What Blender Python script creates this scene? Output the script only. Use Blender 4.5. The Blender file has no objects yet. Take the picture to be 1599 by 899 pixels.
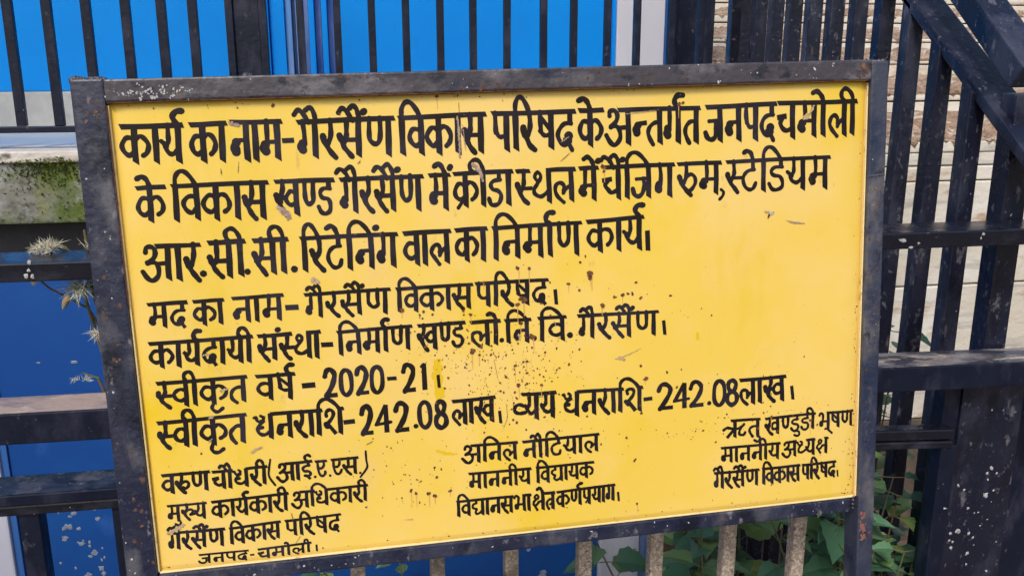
import bpy, bmesh, math, random
from mathutils import Vector, Matrix
R = math.radians
scn = bpy.context.scene
COL = scn.collection

# ------------------------------------------------------------------ camera
EYE = Vector((0, 0, 1.55))
cam_d = bpy.data.cameras.new('camera')
cam = bpy.data.objects.new('camera', cam_d)
COL.objects.link(cam)
right = Vector((.985535890, -.169466818, -.0000872258))
up = Vector((.04241854, .24618705, .96829366))
back = -Vector((.16407217, .95429185, -.2498147))
m = Matrix((right, up, back)).transposed().to_4x4()
m.translation = EYE
cam.matrix_world = m
cam_d.sensor_fit = 'HORIZONTAL'
cam_d.sensor_width = 36
cam_d.lens = 36 * 1432 / 1599
cam_d.clip_start = .05
cam_d.clip_end = 1000
scn.camera = cam

# ------------------------------------------------------------------ sky, sun, exposure
SUN_EL, SUN_AZ = R(48), R(205)          # azimuth clockwise from +Y: light comes from behind the camera, a little left
world = bpy.data.worlds.new('World')
scn.world = world
world.use_nodes = True
wn = world.node_tree.nodes
sky = wn.new('ShaderNodeTexSky')
sky.sky_type = 'NISHITA'
sky.sun_disc = False
sky.sun_elevation = SUN_EL
sky.sun_rotation = SUN_AZ
sky.dust_density = 3.0
sky.air_density = 1.0
world.node_tree.links.new(sky.outputs[0], wn['Background'].inputs[0])
wn['Background'].inputs[1].default_value = .13
sun_d = bpy.data.lights.new('sun', 'SUN')
sun_d.energy = 1.75
sun_d.angle = R(15)
sun_d.color = (1, .955, .89)
sun = bpy.data.objects.new('sun', sun_d)
COL.objects.link(sun)
sd = Vector((math.sin(SUN_AZ) * math.cos(SUN_EL), math.cos(SUN_AZ) * math.cos(SUN_EL), math.sin(SUN_EL)))
sun.rotation_euler = sd.to_track_quat('Z', 'Y').to_euler()
sun.location = sd * 20
vs = scn.view_settings
vs.view_transform = 'Standard'
vs.look = 'None'
vs.gamma = 1
vs.use_curve_mapping = False
vs.exposure = .37

# ------------------------------------------------------------------ materials
def mat(name, base, rough=.5, layers=(), spec=.5, metal=0, bump=None, rvar=0, wrap=None):
    """layers: (colour, scale, lo, hi, detail, stretch, seed[, kind]) laid over the base in order"""
    M = bpy.data.materials.new(name)
    M.use_nodes = True
    nt = M.node_tree
    N, L = nt.nodes, nt.links
    P = N['Principled BSDF']
    P.inputs['Roughness'].default_value = rough
    P.inputs['Specular IOR Level'].default_value = spec
    P.inputs['Metallic'].default_value = metal
    geo = N.new('ShaderNodeNewGeometry')
    last = None
    cur = (*base, 1)
    for ly in layers:
        c, sc, lo, hi, det, st, seed = ly[:7]
        kind = ly[7] if len(ly) > 7 else 'noise'
        mp = N.new('ShaderNodeMapping')
        mp.inputs['Location'].default_value = (seed * 3.17, seed * 1.71, seed * 2.33)
        mp.inputs['Scale'].default_value = st
        L.new(geo.outputs['Position'], mp.inputs['Vector'])
        if kind == 'voronoi':
            tx = N.new('ShaderNodeTexVoronoi')
            tx.inputs['Scale'].default_value = sc
            out = tx.outputs['Distance']
        else:
            tx = N.new('ShaderNodeTexNoise')
            tx.inputs['Scale'].default_value = sc
            tx.inputs['Detail'].default_value = det
            tx.inputs['Roughness'].default_value = .62
            out = tx.outputs['Fac']
        L.new(mp.outputs[0], tx.inputs['Vector'])
        mr = N.new('ShaderNodeMapRange')
        mr.inputs['From Min'].default_value = lo
        mr.inputs['From Max'].default_value = hi
        L.new(out, mr.inputs['Value'])
        mx = N.new('ShaderNodeMix')
        mx.data_type = 'RGBA'
        L.new(mr.outputs[0], mx.inputs['Factor'])
        if last is None:
            mx.inputs[6].default_value = cur
        else:
            L.new(last, mx.inputs[6])
        mx.inputs[7].default_value = (*c, 1)
        last = mx.outputs[2]
    if last is None:
        P.inputs['Base Color'].default_value = cur
    else:
        L.new(last, P.inputs['Base Color'])
    if rvar:
        tx = N.new('ShaderNodeTexNoise')
        tx.inputs['Scale'].default_value = 14
        tx.inputs['Detail'].default_value = 6
        L.new(geo.outputs['Position'], tx.inputs['Vector'])
        mr = N.new('ShaderNodeMapRange')
        mr.inputs['To Min'].default_value = max(.05, rough - rvar)
        mr.inputs['To Max'].default_value = min(1, rough + rvar)
        mr.inputs['From Min'].default_value = .3
        mr.inputs['From Max'].default_value = .7
        L.new(tx.outputs['Fac'], mr.inputs['Value'])
        L.new(mr.outputs[0], P.inputs['Roughness'])
    if bump:
        bs, bd, bh = bump
        tx = N.new('ShaderNodeTexNoise')
        tx.inputs['Scale'].default_value = bs
        tx.inputs['Detail'].default_value = 8
        L.new(geo.outputs['Position'], tx.inputs['Vector'])
        b = N.new('ShaderNodeBump')
        b.inputs['Strength'].default_value = bh
        b.inputs['Distance'].default_value = bd
        L.new(tx.outputs['Fac'], b.inputs['Height'])
        L.new(b.outputs[0], P.inputs['Normal'])
    return M

I3 = (1, 1, 1)
CHIP = (.55, .54, .53)
m_frame = mat('worn_navy_paint', (.010, .014, .036), .40, [
    ((.030, .034, .060), 9, .46, .58, 10, (1, 1, .6), 1),
    ((.085, .084, .10), 15, .53, .67, 12, (1, 1, .55), 2),
    ((.003, .005, .016), 13, .55, .64, 10, (1, 1, .7), 3),
    ((.17, .16, .175), 55, .61, .70, 8, (1, 1, .6), 92),
    ((.13, .065, .04), 33, .655, .73, 6, I3, 4),
    (CHIP, 75, .755, .77, 3, I3, 5)], bump=(90, .002, .8), rvar=.15)
m_frame_grey = mat('bleached_navy_paint', (.040, .046, .072), .42, [
    ((.016, .024, .056), 9, .47, .59, 10, (1, 1, .5), 93),
    ((.115, .108, .115), 15, .53, .66, 12, (1, 1, .5), 94),
    ((.012, .014, .03), 40, .58, .68, 8, (1, 1, .6), 95),
    ((.15, .075, .045), 26, .655, .73, 6, I3, 96),
    (CHIP, 75, .735, .75, 3, I3, 97)], bump=(90, .002, .8), rvar=.15)
m_frame_top = mat('weathered_grey_navy_paint', (.048, .042, .050), .42, [
    ((.010, .013, .034), 11, .47, .58, 11, (.5, 1, 1.2), 6),
    ((.125, .115, .125), 17, .54, .65, 12, (.5, 1, 1.0), 7),
    ((.012, .012, .022), 48, .57, .66, 8, (.6, 1, 1), 98),
    ((.17, .08, .045), 20, .64, .72, 8, (.7, 1, 1), 8),
    (CHIP, 66, .71, .725, 3, I3, 9)], bump=(90, .002, .8), rvar=.15)
m_black = mat('black_gloss_paint', (.006, .007, .014), .24, [
    ((.028, .029, .044), 15, .52, .70, 11, (.6, 1, 1), 10),
    ((.10, .095, .10), 40, .64, .72, 8, (.6, 1, 1), 11),
    (CHIP, 60, .735, .75, 3, I3, 12)], bump=(55, .002, .45), rvar=.14)
m_black_dull = mat('dull_black_paint', (.005, .008, .021), .40, [
    ((.026, .028, .048), 20, .50, .68, 11, (1, 1, .45), 13),
    ((.07, .068, .08), 44, .63, .72, 8, (1, 1, .6), 100),
    (CHIP, 70, .75, .765, 3, I3, 14)], bump=(70, .002, .5), rvar=.14, spec=.3)
m_sidebar = mat('scuffed_navy_black_paint', (.007, .009, .023), .36, [
    ((.038, .042, .068), 9, .50, .66, 11, (1, 1, .4), 15),
    ((.004, .005, .014), 13, .52, .62, 9, (1, 1, .4), 16),
    ((.16, .15, .17), 26, .61, .71, 11, (1, 1, .5), 17),
    ((.10, .10, .12), 80, .60, .68, 6, (1, 1, .7), 99),
    (CHIP, 70, .74, .755, 3, I3, 18)], bump=(70, .002, .6), rvar=.16)
m_railtop = mat('bleached_rust_coat', (.36, .27, .235), .7, [
    ((.20, .165, .18), 26, .49, .58, 11, (.3, 1, 1), 19),
    ((.46, .36, .30), 45, .54, .66, 8, (.5, 1, 1), 20),
    ((.30, .11, .075), 16, .63, .70, 7, (.6, 1, 1), 21)], bump=(120, .002, .6))
m_railtop_mix = mat('flaking_black_coat', (.035, .036, .052), .3, [
    ((.20, .18, .18), 24, .49, .58, 11, (.3, 1, 1), 22),
    ((.45, .36, .28), 30, .555, .63, 9, (.35, 1, 1), 23)], bump=(120, .002, .6))
m_tanbar = mat('sand_coloured_weathered_coat', (.33, .255, .19), .85, [
    ((.10, .075, .06), 130, .54, .64, 6, I3, 24),
    ((.52, .44, .36), 190, .50, .60, 4, I3, 25),
    ((.10, .08, .075), 8, .56, .70, 5, I3, 26)], bump=(240, .001, .7))
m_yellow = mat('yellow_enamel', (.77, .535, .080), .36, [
    ((.79, .555, .155), 3.2, .42, .62, 5, (1, 1, 1.2), 27),  # pale clouds: uneven gloss of the sheet put into the colour
    ((.75, .51, .022), 2.6, .56, .68, 5, (1, 1, .8), 28),  # purer yellow where the sheet gleams less, also put into the colour
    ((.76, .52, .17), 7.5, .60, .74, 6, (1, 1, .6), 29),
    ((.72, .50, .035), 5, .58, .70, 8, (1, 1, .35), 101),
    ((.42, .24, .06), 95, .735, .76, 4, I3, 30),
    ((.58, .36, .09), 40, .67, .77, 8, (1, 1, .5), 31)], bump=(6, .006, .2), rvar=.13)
m_yellow_edge = mat('pale_sheet_edge', (.85, .68, .34), .5, [
    ((.40, .22, .10), 40, .58, .70, 6, I3, 32)])
m_ink = mat('black_sign_paint', (.009, .006, .008), .55, [
    ((.024, .018, .028), 11, .48, .64, 8, I3, 33),
    ((.012, .007, .005), 25, .5, .62, 6, I3, 102),
    ((.13, .10, .075), 60, .685, .77, 8, I3, 34)], spec=.22)
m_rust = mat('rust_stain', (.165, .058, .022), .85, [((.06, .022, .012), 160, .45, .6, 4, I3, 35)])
m_drip = mat('faint_rust_drip', (.58, .33, .10), .6)
m_tan = mat('scraped_primer', (.36, .25, .18), .7, [((.22, .16, .15), 120, .45, .6, 5, I3, 36), ((.55, .42, .28), 80, .58, .66, 5, I3, 37)])
m_grey = mat('grey_scuff', (.45, .33, .17), .7, [((.28, .21, .15), 140, .5, .62, 5, I3, 38)])
m_white_mark = mat('white_chip', (.42, .41, .40), .75, [((.22, .21, .22), 110, .5, .62, 5, I3, 91)])
m_patch = mat('fresher_yellow_touch_up', (.70, .46, .012), .4)
m_dark_mark = mat('dark_scratch', (.07, .04, .025), .8)
m_blue = mat('bright_blue_enamel', (.0, .285, .84), .45, [
    ((.0, .262, .80), 1.6, .45, .65, 4, I3, 39),
    ((.01, .24, .72), 9, .60, .75, 6, (1, 1, .3), 40),
    ((.06, .20, .42), 30, .745, .76, 3, I3, 41)], bump=(5, .003, .1), spec=.25)
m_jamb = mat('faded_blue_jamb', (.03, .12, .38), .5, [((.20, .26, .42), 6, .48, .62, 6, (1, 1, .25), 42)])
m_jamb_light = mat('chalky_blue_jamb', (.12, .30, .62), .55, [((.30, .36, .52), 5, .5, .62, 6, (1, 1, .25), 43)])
m_deepblue = mat('deep_blue_enamel', (.003, .060, .275), .42, [
    ((.005, .075, .30), 2.2, .45, .65, 5, I3, 44),
    ((.03, .12, .44), 5, .60, .78, 8, I3, 45),
    ((.10, .16, .38), 34, .75, .78, 5, (1, 1, .8), 46)], bump=(6, .003, .1))
m_splash = mat('dried_cement_splash', (.24, .28, .36), .8, [((.16, .19, .28), 60, .48, .62, 5, I3, 47)])
m_whiteframe = mat('off_white_paint', (.68, .67, .72), .5, [((.60, .55, .47), 4, .58, .75, 5, I3, 48), ((.35, .32, .32), 60, .74, .77, 4, I3, 49)])
m_pillar = mat('pale_lilac_plaster', (.50, .52, .62), .7, [((.40, .42, .52), 9, .5, .65, 5, (1, 1, .3), 50)])
m_plinth = mat('grey_cement_plinth', (.43, .43, .41), .85, [
    ((.54, .53, .49), 7, .5, .66, 7, I3, 51), ((.30, .30, .29), 26, .62, .74, 7, I3, 52)], bump=(60, .002, .3))
m_floor = mat('blue_grey_washed_floor', (.34, .42, .50), .5, [
    ((.44, .50, .56), 6, .5, .66, 7, (.4, 1, 1), 53), ((.20, .23, .27), 40, .70, .76, 4, I3, 54)], bump=(50, .001, .3))
m_nosing = mat('cream_cement_nosing', (.58, .53, .47), .9, [
    ((.36, .32, .28), 9, .50, .64, 10, (.35, 1, 2.5), 55), ((.68, .65, .62), 14, .54, .66, 8, (.4, 1, 1.6), 56),
    ((.14, .13, .09), 22, .61, .70, 9, (.5, 1, 1.5), 104)], bump=(50, .006, .9))
m_moss = mat('mossy_concrete', (.20, .20, .17), .95, [
    ((.36, .36, .36), 9, .47, .62, 8, (.8, 1, 1), 57),
    ((.10, .10, .085), 17, .55, .72, 8, (1, 1, .7), 58),
    ((.085, .12, .022), 6.5, .47, .58, 9, (.8, 1, .9), 59),
    ((.17, .20, .035), 5, .56, .68, 8, (1, 1, .45), 60),
    ((.03, .05, .012), 30, .56, .68, 6, I3, 61)], bump=(60, .006, .8))
m_tuft = mat('moss_green', (.07, .11, .016), .95, [((.18, .21, .035), 12, .45, .6, 4, I3, 62)])
m_band = mat('dark_grey_band', (.028, .028, .032), .6, [((.045, .045, .05), 10, .5, .7, 6, I3, 63)])
m_cream = mat('cream_limewash', (.60, .55, .46), .85, [
    ((.70, .67, .60), 4, .46, .62, 8, (.5, 1, 1.6), 64),
    ((.40, .38, .34), 7, .54, .68, 10, (.5, 1, 3.0), 103),
    ((.40, .26, .16), 6, .55, .68, 10, (.8, 1, 2.4), 65),
    ((.12, .075, .05), 18, .64, .72, 9, (.5, 1, 2.6), 66)], bump=(40, .005, .7))
m_cream_dark = mat('open_joint', (.05, .035, .028), .9)
m_dirt = mat('loose_brown_earth', (.29, .19, .125), .95, [
    ((.42, .31, .22), 14, .46, .60, 9, (.5, 1, 1.5), 67),
    ((.11, .065, .04), 20, .58, .67, 9, (.4, 1, 2), 68),
    ((.58, .51, .42), 15, .545, .63, 9, (.35, 1, 2.4), 69)], bump=(45, .02, 1))
m_hill = mat('pale_dry_earth', (.42, .35, .27), .95, [((.24, .16, .10), 5, .48, .62, 8, I3, 70), ((.58, .53, .45), 14, .56, .7, 7, I3, 71)], bump=(30, .02, .8))
m_ground = mat('dark_soil', (.12, .085, .06), .95, [((.20, .15, .11), 3, .45, .65, 8, I3, 72), ((.06, .045, .03), 11, .52, .68, 8, I3, 73)], bump=(20, .02, .8))
m_understair = mat('earth_stained_cement', (.10, .075, .055), .9, [((.17, .12, .085), 8, .48, .64, 8, I3, 74), ((.04, .03, .025), 16, .55, .7, 7, I3, 75)], bump=(40, .004, .6))
m_strawa = mat('dry_straw_spines', (.50, .47, .36), .8, [((.62, .58, .46), 60, .45, .6, 3, I3, 76)])
m_strawb = mat('grey_green_spines', (.34, .39, .31), .8, [((.52, .53, .42), 60, .45, .6, 3, I3, 77)])
m_bud = mat('brown_green_bud', (.20, .22, .12), .7, [((.30, .20, .11), 40, .48, .58, 5, I3, 78), ((.55, .58, .48), 70, .56, .66, 5, I3, 79)])
m_budpale = mat('pale_green_bud', (.55, .62, .52), .6, [((.40, .48, .38), 70, .5, .6, 5, I3, 80)])
m_budtip = mat('green_bud_with_dry_tip', (.035, .06, .018), .7, [((.10, .12, .04), 80, .5, .6, 5, I3, 81)])
m_stem = mat('plant_stem', (.10, .12, .045), .7, [((.16, .10, .06), 20, .5, .6, 4, I3, 82)])

def leafmat(name, a, b, c):
    M = bpy.data.materials.new(name)
    M.use_nodes = True
    nt = M.node_tree
    N, L = nt.nodes, nt.links
    P = N['Principled BSDF']
    P.inputs['Roughness'].default_value = .5
    g = N.new('ShaderNodeNewGeometry')
    r = N.new('ShaderNodeValToRGB')
    r.color_ramp.elements[0].color = (*a, 1)
    r.color_ramp.elements[1].color = (*c, 1)
    e = r.color_ramp.elements.new(.5)
    e.color = (*b, 1)
    L.new(g.outputs['Random Per Island'], r.inputs[0])
    n = N.new('ShaderNodeTexNoise')
    n.inputs['Scale'].default_value = 60
    L.new(g.outputs['Position'], n.inputs['Vector'])
    mx = N.new('ShaderNodeMix')
    mx.data_type = 'RGBA'
    mx.blend_type = 'MULTIPLY'
    mx.inputs[0].default_value = .5
    L.new(r.outputs[0], mx.inputs[6])
    L.new(n.outputs['Color'], mx.inputs[7])
    hs = N.new('ShaderNodeHueSaturation')
    hs.inputs['Value'].default_value = 1.35
    hs.inputs['Saturation'].default_value = .95
    L.new(mx.outputs[2], hs.inputs['Color'])
    L.new(r.outputs[0], P.inputs['Base Color'])
    b_ = N.new('ShaderNodeBump')
    b_.inputs['Strength'].default_value = .5
    b_.inputs['Distance'].default_value = .003
    L.new(n.outputs['Fac'], b_.inputs['Height'])
    L.new(b_.outputs[0], P.inputs['Normal'])
    return M
m_leaf = leafmat('nettle_leaf', (.034, .095, .052), (.070, .175, .090), (.17, .26, .06))

# ------------------------------------------------------------------ helpers
def link(name, bm, material, parent=None, smooth=False):
    me = bpy.data.meshes.new(name)
    bm.to_mesh(me)
    bm.free()
    mats = material if isinstance(material, (list, tuple)) else [material]
    for x in mats:
        me.materials.append(x)
    if smooth:
        for p in me.polygons:
            p.use_smooth = True
    o = bpy.data.objects.new(name, me)
    COL.objects.link(o)
    if parent is not None:
        o.parent = parent
    return o

def tag(o, label=None, cat=None, group=None, kind=None):
    if label: o['label'] = label
    if cat: o['category'] = cat
    if group: o['group'] = group
    if kind: o['kind'] = kind
    return o

def empty(name, loc, label, cat, group=None):
    o = bpy.data.objects.new(name, None)
    o.empty_display_size = .1
    o.location = loc
    COL.objects.link(o)
    return tag(o, label, cat, group)

def box(bm, x0, x1, y0, y1, z0, z1, bev=.002, mi=0, topmi=None):
    r = bmesh.ops.create_cube(bm, size=1)
    vs_ = r['verts']
    for v in vs_:
        v.co = Vector(((x0 + x1) / 2 + v.co.x * (x1 - x0), (y0 + y1) / 2 + v.co.y * (y1 - y0), (z0 + z1) / 2 + v.co.z * (z1 - z0)))
    fs = {f for v in vs_ for f in v.link_faces}
    for f in fs:
        f.material_index = mi
        f.normal_update()
        if topmi is not None and f.normal.z > .9:
            f.material_index = topmi
    if bev:
        es = {e for f in fs for e in f.edges}
        bmesh.ops.bevel(bm, geom=list(es), offset=bev, segments=2, affect='EDGES', profile=.6)

def sweep_box(bm, a, b, w, h, upv=(0, 0, 1), bev=.002, mi=0, topmi=None):
    """box of width w (sideways) and height h (along upv) from point a to b"""
    a, b = Vector(a), Vector(b)
    d = (b - a).normalized()
    s = d.cross(Vector(upv)).normalized()
    u = s.cross(d).normalized()
    n = bmesh.new()
    L_ = (b - a).length
    box(n, -L_ / 2, L_ / 2, -w / 2, w / 2, -h / 2, h / 2, bev, mi, topmi)
    M = Matrix((d, -s, u)).transposed().to_4x4()
    M.translation = (a + b) / 2
    bmesh.ops.transform(n, matrix=M, verts=n.verts)
    me = bpy.data.meshes.new('tmp')
    n.to_mesh(me)
    n.free()
    bm.from_mesh(me)
    bpy.data.meshes.remove(me)

def obox(name, material, parent, *a, **k):
    off = parent.location if (parent is not None and k.pop('world', True)) else Vector()
    bm = bmesh.new()
    box(bm, *a, **k)
    bmesh.ops.translate(bm, verts=bm.verts, vec=-off)
    return link(name, bm, material, parent)

def tube(bm, pts, radii, seg=8):
    rings = []
    pts = [Vector(p) for p in pts]
    for i, p in enumerate(pts):
        d = (pts[min(i + 1, len(pts) - 1)] - pts[max(i - 1, 0)]).normalized()
        ref = Vector((1, 0, 0)) if abs(d.x) < .8 else Vector((0, 1, 0))
        s = d.cross(ref).normalized()
        t = d.cross(s)
        rings.append([bm.verts.new(p + (s * math.cos(k * 2 * math.pi / seg) + t * math.sin(k * 2 * math.pi / seg)) * radii[i]) for k in range(seg)])
    for i in range(len(rings) - 1):
        for k in range(seg):
            bm.faces.new((rings[i][k], rings[i][(k + 1) % seg], rings[i + 1][(k + 1) % seg], rings[i + 1][k]))
    bm.faces.new(rings[0][::-1])
    bm.faces.new(rings[-1])

SPLASH = [
 (-0.8718, 0.1984, 0.0126, 1, 0),
 (-0.8827, 0.1952, 0.0084, 1.3, 0),
 (-0.8427, 0.1894, 0.0084, 1, 0.4),
 (-0.8865, 0.1622, 0.0126, 1, 0.2),
 (-0.8427, 0.1411, 0.0071, 2, 0.1),
 (-0.8193, 0.143, 0.0071, 0.7, 0),
 (-0.8206, 0.1305, 0.0071, 0.8, 0),
 (-0.8087, 0.1081, 0.01, 1.2, -0.5),
 (-0.8225, 0.0967, 0.0085, 1, 0),
 (-0.9062, 0.084, 0.0056, 1, 0.2),
 (-0.8675, 0.0629, 0.0057, 0.7, 0.3),
 (-0.7963, 0.0556, 0.0115, 0.9, 0),
 (-0.7911, 0.0357, 0.0115, 0.7, 0),
 (-0.8345, 0.0359, 0.0114, 1.2, 0),
 (-0.7881, 0.2176, 0.0085, 1, 0.4),
 (-0.7938, 0.2473, 0.0056, 1, 0),
 (-0.8945, 0.2461, 0.0056, 0.6, 0.2),
 (-0.8529, 0.2402, 0.007, 1.6, 0.6),
 (-0.8646, 0.2309, 0.0056, 1.2, 0),
 (-0.8551, 0.2837, 0.0083, 1.6, -0.3),
 (-0.7858, 0.1207, 0.0057, 0.6, 0),
 (-0.7838, 0.0885, 0.0071, 0.6, 0),
 (-0.8511, 0.1461, 0.0042, 1, 0),
 (-0.7916, 0.0829, 0.0071, 0.6, 0.3),
 (-0.893, 0.7077, 0.004, 2, 0),
 (-0.7991, 0.7041, 0.0054, 2.2, 0),
 (-0.8363, 0.151, 0.0042, 1, 0),
 (0.5061, -0.0142, 0.0085, 1, 0.8),
 (0.5535, -0.0984, 0.0086, 1.8, 0),
 (0.5493, -0.1121, 0.0103, 1.6, 0),
 (0.5208, 0.0028, 0.0051, 1, 0),
]
DROPS = [
 (1.2803, 0.7113, 0.0064),
 (1.2715, 0.7004, 0.0038),
 (1.294, 0.6985, 0.0038),
 (1.2751, 0.6855, 0.0038),
 (1.2923, 0.6591, 0.0039),
 (1.2742, 0.6504, 0.009),
 (1.2082, 0.678, 0.0051),
 (1.223, 0.6666, 0.0038),
 (1.2379, 0.6226, 0.0038),
 (1.2211, 0.5706, 0.0077),
 (1.2051, 0.5677, 0.0051),
 (1.2475, 0.5636, 0.0052),
 (1.2594, 0.5534, 0.0039),
 (1.2043, 0.5513, 0.0038),
 (1.2111, 0.534, 0.0052),
 (1.2123, 0.5475, 0.0039),
 (1.2509, 0.5164, 0.0065),
 (1.2635, 0.5349, 0.0026),
 (1.2723, 0.5793, 0.0026),
 (1.2869, 0.5929, 0.0026),
 (1.2633, 0.6115, 0.0026),
 (1.288, 0.839, 0.0025),
 (1.2629, 0.8407, 0.0025),
 (1.2544, 0.6108, 0.0026),
 (1.3161, 0.5373, 0.0026),
 (1.2515, 0.4904, 0.0039),
 (1.303, 0.4697, 0.004),
]

GZ = -.35          # ground level
# ------------------------------------------------------------------ ground and far earth
bm = bmesh.new()
bmesh.ops.create_grid(bm, x_segments=60, y_segments=60, size=200)
bmesh.ops.translate(bm, verts=bm.verts, vec=(0, 0, GZ))
tag(link('ground', bm, m_ground), kind='structure')

# ------------------------------------------------------------------ the blue building
bld = empty('blue_building', (0, 3.3, GZ), 'blue painted building with a mossy concrete floor slab, behind the sign and the railings', 'building')
WY, SLZ = 3.2, 1.30        # upper wall face, slab top
def bw(name, material, x0, x1, y0, y1, z0, z1, bev=.003, parent=None):
    bm = bmesh.new()
    box(bm, x0, x1, y0, y1, z0, z1, bev)
    bmesh.ops.translate(bm, verts=bm.verts, vec=-bld.location)
    return link(name, bm, material, parent or bld)
# slab with washed floor, cream nosing, mossy face
bw('floor_slab', m_moss, -7.0, 1.02, 2.56, 3.19, 1.11, 1.270, .006)
bw('floor_nosing', m_nosing, -7.0, 1.015, 2.55, 2.72, 1.2705, SLZ, .004)
bw('floor_surface', m_floor, -7.0, 1.015, 2.7205, 3.19, 1.2805, SLZ - .001, .002)
# upper wall
bw('plinth', m_plinth, -7.0, -.262, WY - .012, WY + .2, SLZ - .0005, 1.425, .006)
bw('plinth', m_plinth, -.05, 1.30, WY - .012, WY + .2, SLZ - .0005, 1.36, .006)
bw('wall', m_blue, -7.0, -.255, WY, WY + .2, 1.4255, 3.3, .003)
bw('wall', m_blue, -.028, .90, WY, WY + .2, 1.3605, 3.3, .003)
# recessed strip of jamb mouldings between the two sheets
x = -.252
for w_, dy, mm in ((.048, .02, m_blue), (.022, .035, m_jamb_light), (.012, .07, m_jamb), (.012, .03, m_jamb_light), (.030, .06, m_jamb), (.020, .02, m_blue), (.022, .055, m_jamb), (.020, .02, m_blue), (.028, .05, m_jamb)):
    bw('jamb_moulding', mm, x, x + w_ - .0012, WY + dy, WY + .2, SLZ, 3.3, .003)
    x += w_
# white door frame, dark door recess
f_ = bw('door_frame', m_whiteframe, .912, 1.083, WY - .03, WY + .17, SLZ, 3.3, .004)
bw('door_frame_edge', m_blue, .9, .911, WY - .02, WY + .17, SLZ, 3.3, .002)
bw('door_frame_edge', m_jamb, 1.084, 1.105, WY - .01, WY + .17, SLZ, 3.3, .002)
bw('door_leaf', m_black_dull, 1.106, 1.30, WY + .06, WY + .12, SLZ, 3.3, .003)
bw('door_stile', m_black_dull, 1.118, 1.150, WY + .03, WY + .055, SLZ, 3.3, .003)
# lower storey: dark grey band under the slab, deep blue sheet, pale pillars
bw('under_slab_band', m_band, -7.0, 1.02, 2.66, 2.80, .985, 1.1095, .003)
bw('lower_wall', m_deepblue, -7.0, -1.551, 2.62, 2.75, GZ - .05, .984, .003)
lw = bw('lower_wall', m_deepblue, -1.005, .735, 2.62, 2.75, GZ - .05, .984, .003)
bw('pillar', m_pillar, -1.55, -1.0255, 2.60, 2.85, GZ - .05, .984, .006)
bw('pillar_edge', m_jamb, -1.025, -1.006, 2.612, 2.75, GZ - .05, .984, .002)
bw('pillar', m_pillar, .736, .872, 2.60, 2.85, GZ - .05, .984, .006)
bw('pillar_edge', m_jamb, .8725, .905, 2.612, 2.75, GZ - .05, .984, .002)
bw('side_wall', m_understair, .906, 1.30, 2.90, 3.0, GZ - .05, .62, .01)
# cement splashes on the lower wall, lower left
rnd = random.Random(5)
bm = bmesh.new()
def splat(bm, cx, cz, r, y, el=1.0, ang=0, n=12, mi=0):
    vs_ = []
    for k in range(n):
        a = k * 2 * math.pi / n
        q = r * rnd.uniform(.55, 1.25)
        px, pz = math.cos(a) * q * el, math.sin(a) * q
        px, pz = px * math.cos(ang) - pz * math.sin(ang), px * math.sin(ang) + pz * math.cos(ang)
        vs_.append(bm.verts.new((cx + px, y - rnd.uniform(0, .0006), cz + pz)))
    c = bm.verts.new((cx, y - .0012 - r * .03, cz))
    for k in range(n):
        f = bm.faces.new((vs_[k], c, vs_[(k + 1) % n]))
        f.material_index = mi
BL = bld.location
for sx, sz, r, el, an in SPLASH:
    splat(bm, sx - BL.x, sz - BL.z, r * .85, 2.6195 - BL.y, el, an)
link('cement_splash', bm, m_splash, bld)

# moss clumps standing off the slab face
bm = bmesh.new()
rnd = random.Random(11)
for i in range(5200):
    x_ = rnd.uniform(-1.35, -.30)
    if rnd.random() < .72:
        z_ = 1.276 + rnd.gauss(0, .004) - abs(rnd.gauss(0, .030))
    else:
        x_ = rnd.gauss(rnd.choice((-.62, -.36, -.95)), .07)
        z_ = rnd.uniform(1.115, 1.25)
    if z_ < 1.112 or math.sin(x_ * 23 + 1.3) + math.sin(x_ * 9.1) + rnd.gauss(0, .5) < -.75:
        continue
    y_ = 2.5585 if z_ < 1.27 else 2.5485
    s_ = rnd.uniform(.004, .011)
    a = rnd.uniform(0, math.pi)
    tip = Vector((x_ + rnd.uniform(-.6, .6) * s_, y_ - s_ * rnd.uniform(.4, 1.1), z_ + s_ * rnd.uniform(-.4, .9)))
    p = Vector((math.cos(a), 0, math.sin(a))) * s_ * .45
    b0 = Vector((x_, y_, z_))
    bm.faces.new((bm.verts.new(b0 - p), bm.verts.new(b0 + p), bm.verts.new(tip)))
tag(link('moss', bm, m_tuft), 'green moss growing along the top of the concrete slab face', 'moss', kind='stuff')

# ------------------------------------------------------------------ balcony railing in front of the blue wall
bal = empty('balcony_railing', (0, 2.61, SLZ), 'black balcony railing of thin upright bars and one wide post, before the bright blue wall', 'railing')
def part(parent, name, material, x0, x1, y0, y1, z0, z1, bev=.002, tilt=0):
    bm = bmesh.new()
    box(bm, x0, x1, y0, y1, z0, z1, bev)
    bmesh.ops.translate(bm, verts=bm.verts, vec=-parent.location)
    return link(name, bm, material, parent)
part(bal, 'bottom_rail', m_black_dull, -4.5, 1.13, 2.60, 2.622, 1.343, 1.359)
part(bal, 'top_rail', m_black_dull, -4.5, 1.13, 2.59, 2.632, 2.30, 2.34)
part(bal, 'wide_post', m_black_dull, -.296, -.231, 2.598, 2.610, SLZ, 2.3)
part(bal, 'post_flange', m_black_dull, -.316, -.2965, 2.588, 2.622, SLZ, 2.3)
part(bal, 'post_flange', m_black_dull, -.2305, -.211, 2.588, 2.622, SLZ, 2.3)
rnd = random.Random(3)
proto = None
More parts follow.
